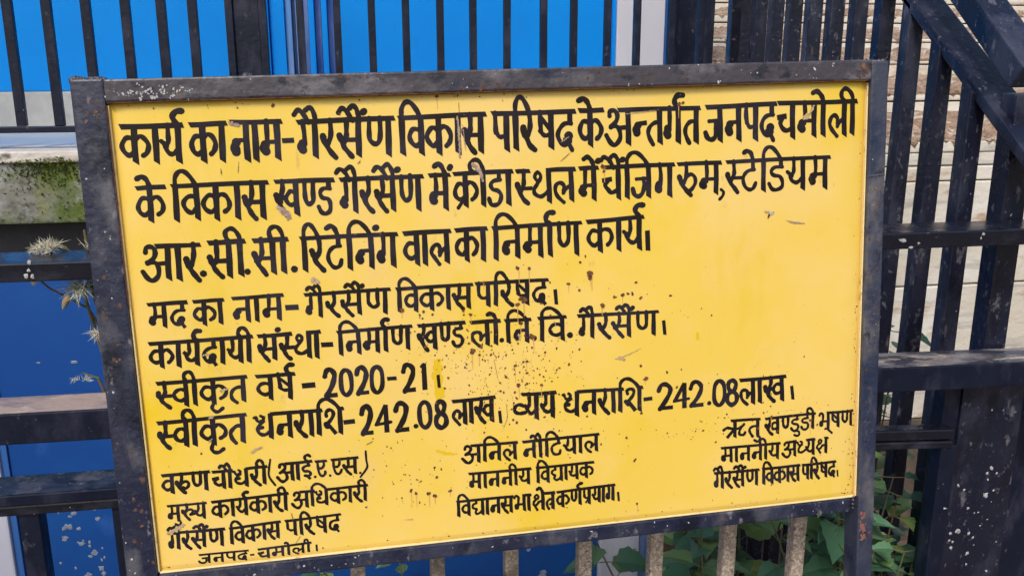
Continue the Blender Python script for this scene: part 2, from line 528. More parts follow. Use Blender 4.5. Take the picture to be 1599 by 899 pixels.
for bx in (*[-4.4 + .1 * q_ for q_ in range(29)], -1.46, -1.36, -1.26, -1.165, -1.07, -.955, -.850, -.757, -.662, -.566, -.478, -.400, -.125, -.028, .064, .156, .249, .340, .434, .539, .625, .723, .810, .91, 1.0):
    w = .0098 if bx > -.3 else .0120
    part(bal, 'baluster', m_black_dull, bx - w, bx + w, 2.601, 2.621, 1.3595, 2.30, .002).rotation_euler = (0, rnd.gauss(0, .0015), 0)
for px_ in (1.085,):
    part(bal, 'end_post', m_black, px_, px_ + .03, 2.595, 2.625, SLZ, 2.3)

# ------------------------------------------------------------------ terrace steps (right background)
ter = empty('terrace_steps', (2.2, 3.0, GZ), 'stack of cream limewashed terrace steps with brown earth on the treads, right background', 'steps')
def tw(name, material, *a, bev=.006):
    bm = bmesh.new()
    box(bm, *a, bev)
    bmesh.ops.translate(bm, verts=bm.verts, vec=-ter.location)
    return link(name, bm, material, ter)
TX0, TX1 = 1.31, 7.0
courses = ((GZ, .17), (.174, .42), (.424, .70), (.706, 1.09), (1.095, 1.145), (1.15, 1.195), (1.197, 1.235))
for i, (a, b) in enumerate(courses):
    tw('step_course', m_understair if a < -.1 else m_cream, TX0, TX1, 3.0 + .004 * (i % 2) + (.015 if i > 3 else 0), 3.4, a, b)
tw('step_core', m_cream_dark, TX0 + .01, TX1 - .01, 3.03, 5.6, GZ, 1.19, bev=0)
for (y0, z0, z1, zs) in ((3.5, 1.17, 1.375, 1.348), (4.0, 1.28, 1.505, 1.487), (4.5, 1.40, 1.61, 1.59), (5.0, 1.50, 1.74, 1.70), (5.5, 1.60, 1.88, 1.83)):
    tw('step_course', m_cream, TX0, TX1, y0, y0 + .4, z0, zs)
    tw('step_course', m_cream, TX0, TX1, y0 - .006, y0 + .4, zs + .006, z1)
rnd = random.Random(21)
for (y0, z0, y1, z1) in ((3.01, 1.232, 3.51, 1.30), (3.49, 1.37, 4.01, 1.44), (3.99, 1.50, 4.51, 1.555), (4.49, 1.605, 5.01, 1.66), (4.99, 1.735, 5.51, 1.78)):
    bm = bmesh.new()
    nx, ny = 330, 10
    g = []
    ph = rnd.uniform(0, 9)
    for j in range(ny + 1):
        row = []
        for i in range(nx + 1):
            x_ = TX0 + .002 + (TX1 - .01 - TX0) * i / nx
            t = j / ny
            bumpz = .014 * math.sin(x_ * 7 + ph) * math.sin(t * 5 + x_ * 3) + rnd.uniform(-.009, .013)
            row.append(bm.verts.new((x_, y0 + (y1 - y0) * t + (rnd.uniform(-.006, .010) if j == 0 else 0), z0 + (z1 - z0) * t + .02 * math.sin(t * math.pi) + bumpz * (.6 if j in (0,) else 1) + (.006 if j == 0 else 0))))
        g.append(row)
    low = [bm.verts.new((v.co.x, v.co.y + .01, v.co.z - .022)) for v in g[0]]
    for i in range(nx):
        bm.faces.new((low[i], low[i + 1], g[0][i + 1], g[0][i]))
        for j in range(ny):
            bm.faces.new((g[j][i], g[j][i + 1], g[j + 1][i + 1], g[j + 1][i]))
    bmesh.ops.translate(bm, verts=bm.verts, vec=-ter.location)
    link('earth_cover', bm, m_dirt, ter)
# dry earth slope beyond
bm = bmesh.new()
rnd = random.Random(8)
bmesh.ops.create_grid(bm, x_segments=70, y_segments=40, size=1)
for v in bm.verts:
    v.co = Vector((7 + v.co.x * 8, 10.4 + v.co.y * 4.6, 1.75 + (v.co.y + 1) * 2.2 + rnd.uniform(-.07, .07)))
tag(link('hillside', bm, m_hill, smooth=True), kind='structure')

# ------------------------------------------------------------------ side railing up the steps
side = empty('stair_railing', (1.25, 2.3, GZ), 'black and navy stair railing of close square bars under two sloping handrails, on the right', 'railing')
def sp(name, bm, material):
    bmesh.ops.translate(bm, verts=bm.verts, vec=-side.location)
    return link(name, bm, material, side)
hz = lambda y: 1.660 + .705 * (y - 1.955)     # lower handrail upper-left edge height over Y
k = 0
rnd = random.Random(17)
yb = 1.7
while yb < 2.99:
    xb = 1.229 + .004 * (yb - 1.7) / .126
    top = min(hz(yb + .012) + .004, 2.9)
    bm = bmesh.new()
    w = .037 if yb < 2.3 else .040
    box(bm, xb, xb + w, yb, yb + .034, GZ, top, .003)
    for v in bm.verts:
        if v.co.z > top - .02: v.co.z += .705 * (v.co.y - yb - .03)
    o = sp('baluster', bm, m_sidebar)
    yb += .126
def slope(a, b, w, h, name, material):
    bm = bmesh.new()
    sweep_box(bm, a, b, w, h, (0, 0, 1), .004)
    return sp(name, bm, material)
slope((1.2775, 1.42, hz(1.42) - .012), (1.2775, 2.99, hz(2.99) - .012), .081, .024, 'lower_handrail', m_sidebar)
h2 = lambda y: 1.652 + .80 * (y - 1.757)
slope((1.286, 1.603, h2(1.603) - .028), (1.286, 2.95, h2(2.95) - .028), .072, .052, 'handrail', m_sidebar)
bm = bmesh.new()
box(bm, 1.256, 1.306, 1.600, 1.645, GZ, h2(1.603) - .058, .003)
sp('end_post', bm, m_sidebar)

# ------------------------------------------------------------------ front railing just behind the sign
fr = empty('front_railing', (.3, 1.54, GZ), 'heavy black front railing with three wide rails and a broad paint-spattered post, behind the sign', 'railing')
def fpart(name, material, a, b, w, h, topmi=None, upv=(0, 0, 1), bev=.003):
    bm = bmesh.new()
    sweep_box(bm, a, b, w, h, upv, bev, 0, topmi)
    bmesh.ops.translate(bm, verts=bm.verts, vec=-fr.location)
    return link(name, bm, material, fr)
fpart('upper_rail', m_black, (-4.5, 1.545, 1.2205), (4.4, 1.545, 1.2095), .090, .031)
fpart('middle_rail', [m_black_dull, m_railtop], (-4.5, 1.542, .979), (.45, 1.542, .950), .082, .054, 1)
fpart('middle_rail', [m_black_dull, m_railtop_mix], (.4505, 1.545, .953), (4.4, 1.545, .883), .088, .050, 1)
fpart('lower_rail', [m_black_dull, m_frame], (-4.5, 1.540, .8355), (.42, 1.540, .8285), .078, .021, 1)
fpart('lower_rail_lip', m_black, (-4.5, 1.516, .8145), (.42, 1.516, .8075), .020, .018)
fpart('short_rail', m_black, (.95, 1.520, .829), (1.142, 1.520, .820), .030, .021)
fpart('short_rail_lip', m_black, (.95, 1.516, .808), (1.142, 1.516, .7985), .024, .015)
fpart('short_rail', m_black, (1.335, 1.520, .816), (4.4, 1.520, .69), .032, .030)
def fbox(name, material, *a, bev=.003):
    bm = bmesh.new()
    box(bm, *a, bev)
    bmesh.ops.translate(bm, verts=bm.verts, vec=-fr.location)
    return link(name, bm, material, fr)
fbox('broad_post', m_sidebar, 1.193, 1.333, 1.560, 1.578, GZ, .898)
fbox('broad_post', m_sidebar, 2.80, 2.94, 1.560, 1.578, GZ, .89)
fbox('broad_post', m_sidebar, 4.26, 4.40, 1.560, 1.578, GZ, .85)
fbox('corner_bar', m_black_dull, 1.340, 1.43, 1.585, 1.625, GZ, .893)
fbox('post_flange', m_black_dull, 1.156, 1.1925, 1.565, 1.60, GZ, .898)
fbox('corner_bar', m_black_dull, 1.120, 1.1555, 1.508, 1.545, GZ, .795)
for bx in (*[-4.46 + .13 * q_ for q_ in range(27)], -.95, -.815, -.690, -.560, -.412):
    fbox('lower_bar', m_black_dull, bx - .020, bx + .013, 1.512, 1.548, GZ, .806)
for bx in (-.294, -.161, -.025, .121, .260, .402, .544, .693, .839):
    fbox('lower_bar', m_tanbar, bx - .013, bx + .014, 1.515, 1.545, GZ, .798, bev=.005)
# paint drops on the broad post
bm = bmesh.new()
rnd = random.Random(4)
for sx, sz, r in DROPS:
    splat(bm, sx - fr.location.x, sz - GZ, r * .75, 1.5595 - fr.location.y, 1, 0, 10)
link('paint_drop', bm, m_white_mark, fr)
# bird dropping and chips on the upper rail
bm = bmesh.new()
for (sx, sz, r, el) in ((1.145, 1.222, .0045, .7), (1.141, 1.214, .003, .7), (.982, 1.216, .004, 2), (-.505, 1.232, .004, 1), (-.512, 1.211, .004, .8), (-.503, 1.209, .004, .8), (-.507, 1.22, .003, 1), (1.015, 1.209, .003, 1), (1.00, 1.202, .003, 2)):
    splat(bm, sx - fr.location.x, sz - GZ, r, 1.4995 - fr.location.y, el, 0, 9)
link('paint_drop', bm, m_white_mark, fr)

# ------------------------------------------------------------------ the sign board
D1 = Vector((.9997521, .0056889, .0215256)).normalized()      # along the board
D2 = Vector((.0219287, -.0842609, -.9962024)).normalized()    # down the board
TLC = Vector((-.3494735, 1.43696115, 1.47713505))             # upper left corner of the yellow sheet
W_, H_ = 1.2, .7325
HB = -(TLC.z + D1.z * W_ / 2) / D2.z                            # distance down the board to the ground
base = TLC + D1 * (W_ / 2) + D2 * HB
sign = empty('sign_board', base, 'yellow hand-lettered Hindi notice board in a worn navy iron frame, filling the foreground', 'sign board')
sm = Matrix((D1, (-D2).cross(D1).normalized(), -D2)).transposed()
sign.rotation_euler = sm.to_euler()
def L2(a, b, d=0):
    """a along the board, b down it, d towards the viewer (metres) -> local point of the sign"""
    return Vector((a - W_ / 2, -d, HB - b))
def sbox(name, material, a0, a1, b0, b1, d0, d1, bev=.0025, parent=None):
    bm = bmesh.new()
    box(bm, a0 - W_ / 2, a1 - W_ / 2, -d1, -d0, HB - b1, HB - b0, bev)
    return link(name, bm, material, parent or sign)
# sheet, slightly rippled
bm = bmesh.new()
NX, NZ = 96, 60
def ripple(a, b):
    e = math.exp(-(a / .012) ** 2) + math.exp(-((a - W_) / .012) ** 2)
    return .0012 * math.sin(a * 5.1 + .6) * math.sin(b * 6.3 + .4) + .0007 * math.sin(a * 13 + b * 9) - .004 * e
g = [[bm.verts.new(L2(W_ * i / NX, H_ * j / NZ, ripple(W_ * i / NX, H_ * j / NZ))) for i in range(NX + 1)] for j in range(NZ + 1)]
for j in range(NZ):
    for i in range(NX):
        bm.faces.new((g[j][i], g[j + 1][i], g[j + 1][i + 1], g[j][i + 1]))
r = bmesh.ops.extrude_face_region(bm, geom=bm.faces[:])
for v in [e for e in r['geom'] if isinstance(e, bmesh.types.BMVert)]:
    v.co.y += .0016
bmesh.ops.recalc_face_normals(bm, faces=bm.faces)
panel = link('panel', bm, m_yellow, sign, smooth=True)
sbox('panel_edge', m_yellow_edge, .0002, .0024, .004, H_ - .003, -.004, .003, .0004)
sbox('panel_edge', m_yellow_edge, .0024, W_ - .003, H_ - .0026, H_ - .0002, -.004, .003, .0004)
sbox('panel_edge', m_yellow_edge, W_ - .0022, W_ - .0002, .004, H_ - .002, -.004, .003, .0004)
sbox('frame_post', m_frame, -.0465, -.0005, -.034, HB + .4, -.035, .009, .003)
sbox('frame_post', m_frame_grey, W_ + .0005, W_ + .0315, -.030, HB + .4, -.036, .010, .003)
sbox('frame_rail', m_frame_top, 0, W_, -.033, -.0005, -.022, .012, .003)
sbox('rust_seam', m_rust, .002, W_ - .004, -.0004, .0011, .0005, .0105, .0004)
sbox('rust_seam', m_rust, -.0004, .0004, .004, .30, .0032, .0085, .0002)
sbox('frame_rail', m_frame, 0, W_ - .011, H_ + .0005, H_ + .027, -.022, .005, .003)
# welds and rough cut post tops
rnd = random.Random(2)
def weld(a, b, d, r, n, stretch):
    bm = bmesh.new()
    for i in range(int(n)):
        q = bmesh.ops.create_icosphere(bm, subdivisions=2, radius=r * rnd.uniform(.7, 1.2))
        c = L2(a + stretch[0] * (i / max(1, n - 1) - .5), b + stretch[1] * (i / max(1, n - 1) - .5) + rnd.uniform(-.3, .3) * r, d)
        for v in q['verts']:
            v.co = v.co * rnd.uniform(.85, 1.15) + c
    return link('weld', bm, m_frame_top, sign, smooth=True)
weld(-.024, -.034, -.008, .0048, 12, (.044, 0))
weld(W_ + .016, -.030, -.008, .0042, 9, (.030, 0))
weld(W_ + .015, .158, .0095, .0016, 16, (.030, -.003))
weld(.20, -.033, -.006, .005, 2, (.006, 0))
weld(W_ - .006, H_ + .010, .002, .004, 4, (.0, .02))
# orange rust patch on the lower right leg, scraped patch on the top rail
bm = bmesh.new()
def flat(bm, a, b, d, r, el, ang, n=16, mi=0):
    vs_ = []
    for k in range(n):
        t = k * 2 * math.pi / n
        q = r * rnd.uniform(.65, 1.2)
        x_, y_ = math.cos(t) * q * el, math.sin(t) * q
        vs_.append(bm.verts.new(L2(a + x_ * math.cos(ang) - y_ * math.sin(ang), b + x_ * math.sin(ang) + y_ * math.cos(ang), d)))
    f = bm.faces.new(vs_)
    f.material_index = mi
m_orange = mat('orange_primer', (.21, .075, .05), .75, [((.16, .10, .09), 120, .46, .58, 6, I3, 90)])
for i in range(26):
    flat(bm, W_ + .010 + rnd.gauss(0, .0032), H_ + rnd.uniform(.028, .080), .0104 + i * 1e-5, rnd.uniform(.0015, .0045), rnd.uniform(.5, 1.0), rnd.uniform(-.4, .4), 9)
link('rust_patch', bm, m_orange, sign)
bm = bmesh.new()
for i in range(75):
    a = min(.13, abs(rnd.gauss(.055, .03)) + .01)
    flat(bm, a, -.013 + rnd.gauss(0, .0045), .0123 + i * 8e-6, rnd.uniform(.0005, .0017), rnd.uniform(.6, 2.2), rnd.uniform(0, 3), 8)
for i in range(26):
    flat(bm, rnd.uniform(0, W_), rnd.uniform(-.030, -.003), .0123 + i * 8e-6, rnd.uniform(.0004, .0013), rnd.uniform(.6, 2), rnd.uniform(0, 3), 7)
for i in range(30):
    flat(bm, rnd.uniform(0, W_ - .02), H_ + rnd.uniform(.003, .024), .0054 + i * 2e-5, rnd.uniform(.0005, .0018), rnd.uniform(.6, 2.4), rnd.uniform(0, 3), 7)
for i in range(22):
    flat(bm, rnd.uniform(-.043, -.004), rnd.uniform(.0, .95), .0094 + i * 2e-5, rnd.uniform(.0005, .0022), rnd.uniform(.5, 1.6), rnd.uniform(0, 3), 7)
for i in range(14):
    flat(bm, W_ + rnd.uniform(.004, .028), rnd.uniform(.0, .95), .0104 + i * 2e-5, rnd.uniform(.0004, .0013), rnd.uniform(.5, 1.6), rnd.uniform(0, 3), 7)
tag(link('paint_chip', bm, m_white_mark, sign), kind='stuff')

m_rustpaint = mat('rust_brown_patch', (.10, .048, .030), .8, [((.045, .028, .024), 90, .46, .6, 7, I3, 105), ((.20, .105, .065), 60, .56, .66, 7, I3, 106)])
bm = bmesh.new()
for (a_, b_, sa_, sb_, n_, d_) in ((W_ - .012, -.016, .008, .009, 26, .0124), (-.012, .012, .010, .012, 18, .0094), (.55, -.006, .03, .004, 16, .0124), (.36, -.028, .016, .003, 10, .0124), (-.020, .62, .008, .05, 18, .0094), (-.028, .30, .008, .05, 14, .0094), (W_ + .014, .60, .006, .05, 14, .0104), (W_ + .016, .30, .006, .08, 14, .0104), (.8, -.010, .05, .006, 14, .0124)):
    for i in range(n_):
        aa_, bb_ = rnd.gauss(a_, sa_), rnd.gauss(b_, sb_)
        if d_ == .0124 and not (0.003 < aa_ < W_ - .003 and -.031 < bb_ < -.003): continue
        if d_ == .0094 and not (-.043 < aa_ < -.003): continue
        if d_ == .0104 and not (W_ + .004 < aa_ < W_ + .028): continue
        flat(bm, aa_, bb_, d_ + i * 6e-6, rnd.uniform(.0008, .0034), rnd.uniform(.6, 1.8), rnd.uniform(0, 3), 9)
tag(link('rust_patch', bm, m_rustpaint, sign), kind='stuff')

# ------------------------------------------------------------------ lettering: brush strokes of a sign painter
WORDS = [
 ('L1', 'ka aa ya^R', 11.9, 34.3, 101.4, 35.6, 54.6, 55.2),
 ('L1', 'ka aa', 109.7, 35.0, 163.6, 35.0, 56.2, 55.6),
 ('L1', 'na aa ma', 168.3, 33.8, 243.6, 34.9, 57.0, 57.1),
 ('L1', '-', 242.3, 63.4, 260.2, 63.1, 0.0, 0.0),
 ('L1', 'ga^ai ra sa^ai^n nna', 265.1, 36.6, 412.0, 35.9, 55.3, 56.3),
 ('L1', 'i:va ka aa sa', 416.9, 35.6, 553.9, 34.8, 56.8, 58.2),
 ('L1', 'pa i:ra ssa da', 562.1, 34.1, 697.5, 34.6, 58.3, 58.2),
 ('L1', 'ka^e', 701.7, 33.7, 743.6, 34.1, 57.2, 57.4),
 ('L1', 'a n_ ta ga^R ta', 748.9, 35.2, 905.6, 35.2, 55.5, 56.4),
 ('L1', 'ja na pa da', 914.3, 35.0, 1037.4, 33.2, 57.0, 57.2),
 ('L1', 'cha ma aa^e la^ii', 1038.5, 33.2, 1181.2, 33.5, 57.3, 55.0),
 ('L2', 'ka^e', 25.8, 125.0, 68.4, 124.6, 51.6, 51.4),
 ('L2', 'i:va ka aa sa', 75.8, 124.0, 216.7, 124.8, 52.4, 54.2),
 ('L2', 'kha nn_ dda', 225.3, 124.2, 315.0, 125.3, 52.3, 52.9),
 ('L2', 'ga^ai ra sa^ai^n nna', 322.7, 125.7, 451.4, 125.0, 51.0, 54.3),
 ('L2', 'ma^e^n', 459.4, 125.4, 493.5, 125.4, 53.3, 53.0),
 ('L2', 'kra^ii dda aa', 497.5, 124.6, 593.3, 124.3, 53.0, 54.1),
 ('L2', 's_ tha la', 597.4, 125.0, 695.3, 125.1, 51.6, 52.2),
 ('L2', 'ma^e^n', 700.6, 124.9, 733.4, 124.7, 52.7, 51.4),
 ('L2', 'cha^ai^n i:ja ga', 739.7, 125.0, 861.6, 124.5, 52.4, 52.6),
 ('L2', 'ruu ma', 866.0, 125.2, 942.1, 124.8, 50.0, 51.0),
 ('L2', ',', 942.2, 169.4, 942.2, 169.4, 0.0, 0.0),
 ('L2', 's_ tta^e i:dda ya ma', 949.9, 125.1, 1135.1, 123.8, 50.0, 53.7),
 ('L3', 'a aa ra', 26.1, 212.0, 109.9, 212.9, 52.7, 54.2),
 ('L3', '.', 109.6, 257.6, 6.1, 0.0, 0.0, 0.0),
 ('L3', 'sa^ii', 120.3, 211.1, 175.6, 211.8, 53.8, 52.6),
 ('L3', '.', 174.6, 258.7, 5.7, 0.0, 0.0, 0.0),
 ('L3', 'sa^ii', 186.1, 211.4, 239.5, 212.0, 52.7, 52.5),
 ('L3', '.', 244.6, 259.0, 6.3, 0.0, 0.0, 0.0),
 ('L3', 'i:ra tta^e i:na^n ga', 256.7, 212.4, 406.7, 212.8, 51.1, 53.1),
 ('L3', 'va aa la', 414.7, 213.2, 490.3, 212.8, 52.1, 52.0),
 ('L3', 'ka aa', 496.4, 212.6, 548.7, 211.9, 51.6, 52.4),
 ('L3', 'i:na ma aa^R nna', 555.9, 212.8, 703.8, 211.5, 50.9, 52.8),
 ('L3', 'ka aa ya^R', 711.3, 210.8, 808.5, 207.6, 51.7, 54.4),
 ('L3', '|', 814.8, 230.6, 815.5, 263.5, 0.0, 0.0),
 ('L4', 'ma da', 24.6, 299.8, 83.2, 299.9, 37.4, 38.2),
 ('L4', 'ka aa', 90.7, 299.9, 136.9, 300.1, 37.7, 37.9),
 ('L4', 'na aa ma', 148.4, 298.9, 226.1, 298.6, 38.0, 39.8),
 ('L4', '-', 227.5, 318.4, 247.9, 318.8, 0.0, 0.0),
 ('L4', 'ga^ai ra sa^ai^n nna', 257.0, 300.1, 390.7, 299.8, 36.4, 40.1),
 ('L4', 'i:va ka aa sa', 398.7, 300.4, 522.2, 300.7, 38.1, 39.1),
 ('L4', 'pa i:ra ssa da', 525.3, 300.3, 646.0, 301.3, 38.6, 39.7),
 ('L4', '|', 657.2, 318.4, 658.7, 343.0, 0.0, 0.0),
 ('L5', 'ka aa ya^R da aa ya^ii', 20.4, 360.7, 174.8, 360.8, 40.0, 40.2),
 ('L5', 'sa^n s_ tha aa', 181.5, 360.8, 278.2, 360.3, 39.7, 41.7),
 ('L5', '-', 277.7, 381.5, 296.5, 381.9, 0.0, 0.0),
 ('L5', 'i:na ma aa^R nna', 302.7, 363.2, 421.6, 361.6, 37.7, 39.2),
 ('L5', 'kha nn_ dda', 429.7, 362.2, 507.0, 362.0, 40.3, 39.1),
 ('L5', 'la aa^e', 514.2, 363.1, 564.5, 363.5, 40.7, 39.9),
 ('L5', '.', 564.3, 396.0, 4.7, 0.0, 0.0, 0.0),
 ('L5', 'i:na', 570.8, 364.5, 615.3, 364.5, 38.3, 38.5),
 ('L5', '.', 618.5, 396.9, 5.3, 0.0, 0.0, 0.0),
 ('L5', 'i:va', 625.9, 364.7, 674.2, 364.4, 39.1, 39.8),
 ('L5', '.', 678.3, 396.0, 6.0, 0.0, 0.0, 0.0),
 ('L5', 'ga^ai ra sa^ai^n nna', 692.6, 365.2, 832.2, 366.9, 38.3, 40.5),
 ('L5', '|', 841.0, 382.9, 843.1, 407.2, 0.0, 0.0),
 ('L6', 's_ va^ii ka^r ta', 25.4, 423.7, 160.9, 423.8, 39.6, 40.2),
 ('L6', 'va ssa^R', 173.4, 424.4, 234.1, 424.7, 39.7, 40.5),
 ('L6', '-', 243.4, 445.3, 264.3, 445.0, 0.0, 0.0),
 ('L6', '#2', 277.8, 422.0, 298.6, 468.0, 0.0, 0.0),
 ('L6', '#0', 302.7, 423.6, 322.9, 466.9, 0.0, 0.0),
 ('L6', '#2', 327.8, 423.0, 348.2, 468.0, 0.0, 0.0),
 ('L6', '#0', 351.0, 423.3, 371.7, 466.9, 0.0, 0.0),
 ('L6', '-', 377.1, 445.0, 392.4, 445.2, 0.0, 0.0),
 ('L6', '#2', 401.8, 424.2, 422.9, 470.2, 0.0, 0.0),
 ('L6', '#1', 430.5, 423.9, 442.6, 468.7, 0.0, 0.0),
 ('L6', '|', 459.4, 445.5, 460.4, 467.0, 0.0, 0.0),
 ('L7', 's_ va^ii ka^r ta', 20.2, 486.9, 154.8, 484.7, 42.2, 44.9),
 ('L7', 'dha na ra aa i:sha', 167.3, 486.9, 305.4, 487.7, 40.8, 42.5),
 ('L7', '-', 303.8, 511.0, 322.1, 510.6, 0.0, 0.0),
 ('L7', '#2', 331.7, 487.9, 351.1, 535.9, 0.0, 0.0),
 ('L7', '#4', 354.2, 486.7, 380.0, 534.3, 0.0, 0.0),
 ('L7', '#2', 385.8, 487.4, 408.9, 535.9, 0.0, 0.0),
 ('L7', '.', 417.7, 528.1, 4.7, 0.0, 0.0, 0.0),
 ('L7', '#0', 424.0, 488.1, 445.6, 532.9, 0.0, 0.0),
 ('L7', '#8', 450.0, 488.2, 471.7, 535.3, 0.0, 0.0),
 ('L7', 'la aa kha', 479.0, 492.4, 551.0, 491.1, 40.1, 41.5),
 ('L7', '|', 557.6, 514.7, 558.9, 535.7, 0.0, 0.0),
 ('L7', 'v_ ya ya', 581.0, 490.4, 653.4, 491.2, 42.8, 43.1),
 ('L7', 'dha na ra aa i:sha', 664.2, 493.2, 802.8, 495.1, 41.0, 40.5),
 ('L7', '-', 803.7, 516.5, 819.5, 515.7, 0.0, 0.0),
 ('L7', '#2', 828.8, 492.9, 856.9, 538.2, 0.0, 0.0),
 ('L7', '#4', 857.2, 493.0, 885.6, 538.5, 0.0, 0.0),
 ('L7', '#2', 885.7, 494.3, 912.1, 538.6, 0.0, 0.0),
 ('L7', '.', 920.3, 533.6, 4.6, 0.0, 0.0, 0.0),
 ('L7', '#0', 928.3, 495.0, 951.7, 539.8, 0.0, 0.0),
 ('L7', '#8', 951.5, 495.3, 975.1, 540.8, 0.0, 0.0),
 ('L7', 'la aa kha', 975.9, 498.5, 1061.9, 497.7, 43.5, 42.8),
 ('L7', '|', 1073.0, 515.9, 1075.8, 540.4, 0.0, 0.0),
 ('A1', 'va ru nna', 18.5, 572.3, 91.8, 571.9, 31.4, 31.2),
 ('A1', 'cha aa^ai dha ra^ii', 94.6, 573.8, 180.1, 572.4, 29.6, 29.3),
 ('A1', '(', 185.9, 561.8, 190.5, 605.3, 0.0, 0.0),
 ('A1', 'a aa ii_', 196.1, 571.3, 250.2, 570.9, 29.9, 29.6),
 ('A1', '.', 251.8, 597.6, 2.8, 0.0, 0.0, 0.0),
 ('A1', 'e_', 254.1, 572.4, 273.3, 572.1, 27.4, 27.5),
 ('A1', '.', 275.6, 597.9, 2.6, 0.0, 0.0, 0.0),
 ('A1', 'e_ sa', 279.4, 572.2, 323.3, 571.7, 27.0, 27.6),
 ('A1', '.', 323.6, 598.4, 2.5, 0.0, 0.0, 0.0),
 ('A1', ')', 336.1, 562.6, 325.2, 605.2, 0.0, 0.0),
 ('A2', 'ma^u kh_ ya', 22.2, 623.1, 82.3, 623.3, 24.9, 26.1),
 ('A2', 'ka aa ya^R ka aa ra^ii', 89.2, 623.5, 209.3, 620.8, 27.8, 28.7),
 ('A2', 'a i:dha ka aa ra^ii', 215.3, 620.9, 335.6, 620.6, 27.1, 26.3),
 ('A3', 'ga^ai ra sa^ai^n nna', 18.9, 667.9, 106.7, 669.8, 28.4, 28.1),
 ('A3', 'i:va ka aa sa', 112.6, 670.5, 193.6, 667.7, 27.1, 27.3),
 ('A3', 'pa i:ra ssa da', 199.7, 667.8, 289.4, 665.8, 26.8, 29.2),
 ('A4', 'ja na pa da', 62.8, 709.4, 140.0, 710.5, 15.2, 15.9),
 ('A4', '-', 141.3, 718.9, 148.4, 718.6, 0.0, 0.0),
 ('A4', 'cha ma aa^e la^ii', 154.0, 711.0, 239.2, 708.9, 17.0, 16.0),
 ('A4', '|', 247.1, 713.7, 247.3, 724.9, 0.0, 0.0),
 ('B1', 'a i:na la', 493.4, 570.4, 585.6, 571.0, 29.8, 29.6),
 ('B1', 'na aa^ai i:tta ya aa la', 593.2, 571.7, 725.4, 569.7, 29.6, 30.0),
 ('B2', 'ma aa na na^ii ya', 500.8, 618.4, 606.9, 619.1, 27.4, 26.5),
 ('B2', 'i:va dya aa ya ka', 614.5, 618.8, 715.4, 618.7, 27.7, 25.7),
 ('B3', 'i:va dya aa na sa bha aa', 478.3, 664.8, 605.3, 664.9, 27.0, 28.5),
 ('B3', 'ksha^e tra', 606.5, 664.5, 646.2, 665.3, 30.2, 28.1),
 ('B3', 'ka nna^R pra ya aa ga', 648.4, 665.5, 751.8, 662.7, 28.1, 28.4),
 ('B3', '|', 756.7, 676.5, 758.1, 693.0, 0.0, 0.0),
 ('C1', 'ri_ ta^u', 950.6, 568.5, 1015.4, 570.4, 31.3, 30.9),
 ('C1', 'kha nn_ dda^u dda^ii', 1023.8, 571.2, 1118.5, 569.3, 29.8, 27.7),
 ('C1', 'bha^uu ssa nna', 1124.6, 570.4, 1191.8, 571.2, 28.3, 27.9),
 ('C2', 'ma aa na na^ii ya', 942.6, 617.0, 1053.1, 617.8, 27.5, 28.4),
 ('C2', 'a dh_ ya ksha', 1057.9, 617.7, 1144.0, 616.5, 27.8, 28.0),
 ('C3', 'ga^ai ra sa^ai^n nna', 929.8, 661.4, 1014.1, 662.4, 28.9, 28.6),
 ('C3', 'i:va ka aa sa', 1018.9, 662.3, 1091.3, 662.5, 29.2, 28.2),
 ('C3', 'pa i:ra ssa da', 1093.8, 662.7, 1159.9, 662.2, 28.2, 28.4),
 ('C3', '|', 1162.9, 678.8, 1164.4, 691.0, 0.0, 0.0),
]
SPOTS = [
 (598.1, 278.9, 3.7),
 (614.9, 281.0, 3.7),
 (719.0, 297.0, 5.4),
 (716.8, 302.1, 4.3),
 (701.2, 275.7, 2.7),
 (708.9, 267.8, 2.1),
 (679.9, 310.4, 3.2),
 (697.9, 322.2, 2.7),
 (757.4, 336.9, 2.7),
 (770.6, 335.6, 3.3),
 (787.1, 333.5, 2.8),
 (801.4, 340.9, 2.8),
 (735.3, 350.4, 4.4),
 (516.3, 411.5, 4.2),
 (527.6, 417.8, 3.7),
 (532.3, 404.2, 2.6),
 (799.9, 458.1, 2.8),
 (807.5, 479.9, 3.9),
 (604.7, 332.9, 6.3),
 (593.9, 339.6, 4.2),
 (618.6, 393.7, 5.3),
 (598.1, 369.7, 3.7),
 (443.9, 649.9, 4.8),
 (434.6, 645.5, 3.7),
 (469.7, 643.7, 3.2),
 (413.6, 643.2, 3.1),
 (405.5, 636.8, 3.1),
 (331.1, 658.8, 2.3),
 (791.2, 701.2, 2.9),
 (744.0, 125.2, 5.3),
 (591.3, 472.7, 4.3),
 (586.0, 439.7, 3.2),
 (605.4, 435.8, 3.2),
 (628.9, 475.9, 3.2),
 (786.5, 623.0, 2.8),
 (773.5, 581.7, 2.3),
 (330.4, 26.4, 1.9),
 (232.3, 11.9, 2.8),
 (479.5, 4.2, 3.0),
 (1109.1, 580.8, 3.0),
 (1035.6, 568.2, 3.0),
 (475.7, 452.2, 2.1),
 (570.4, 457.9, 2.7),
 (468.7, 468.8, 2.1),
 (779.4, 333.0, 2.2),
 (852.5, 342.2, 2.2),
 (794.0, 315.6, 2.2),
 (453.0, 1.5, 1.5),
 (869.7, 29.0, 3.2),
 (878.4, 26.2, 2.7),
 (539.9, 298.2, 3.1),
 (406.8, 335.0, 3.5),
 (505.5, 349.3, 2.1),
 (456.2, 344.7, 2.2),
 (439.5, 350.8, 2.0),
 (516.9, 349.0, 3.1),
]
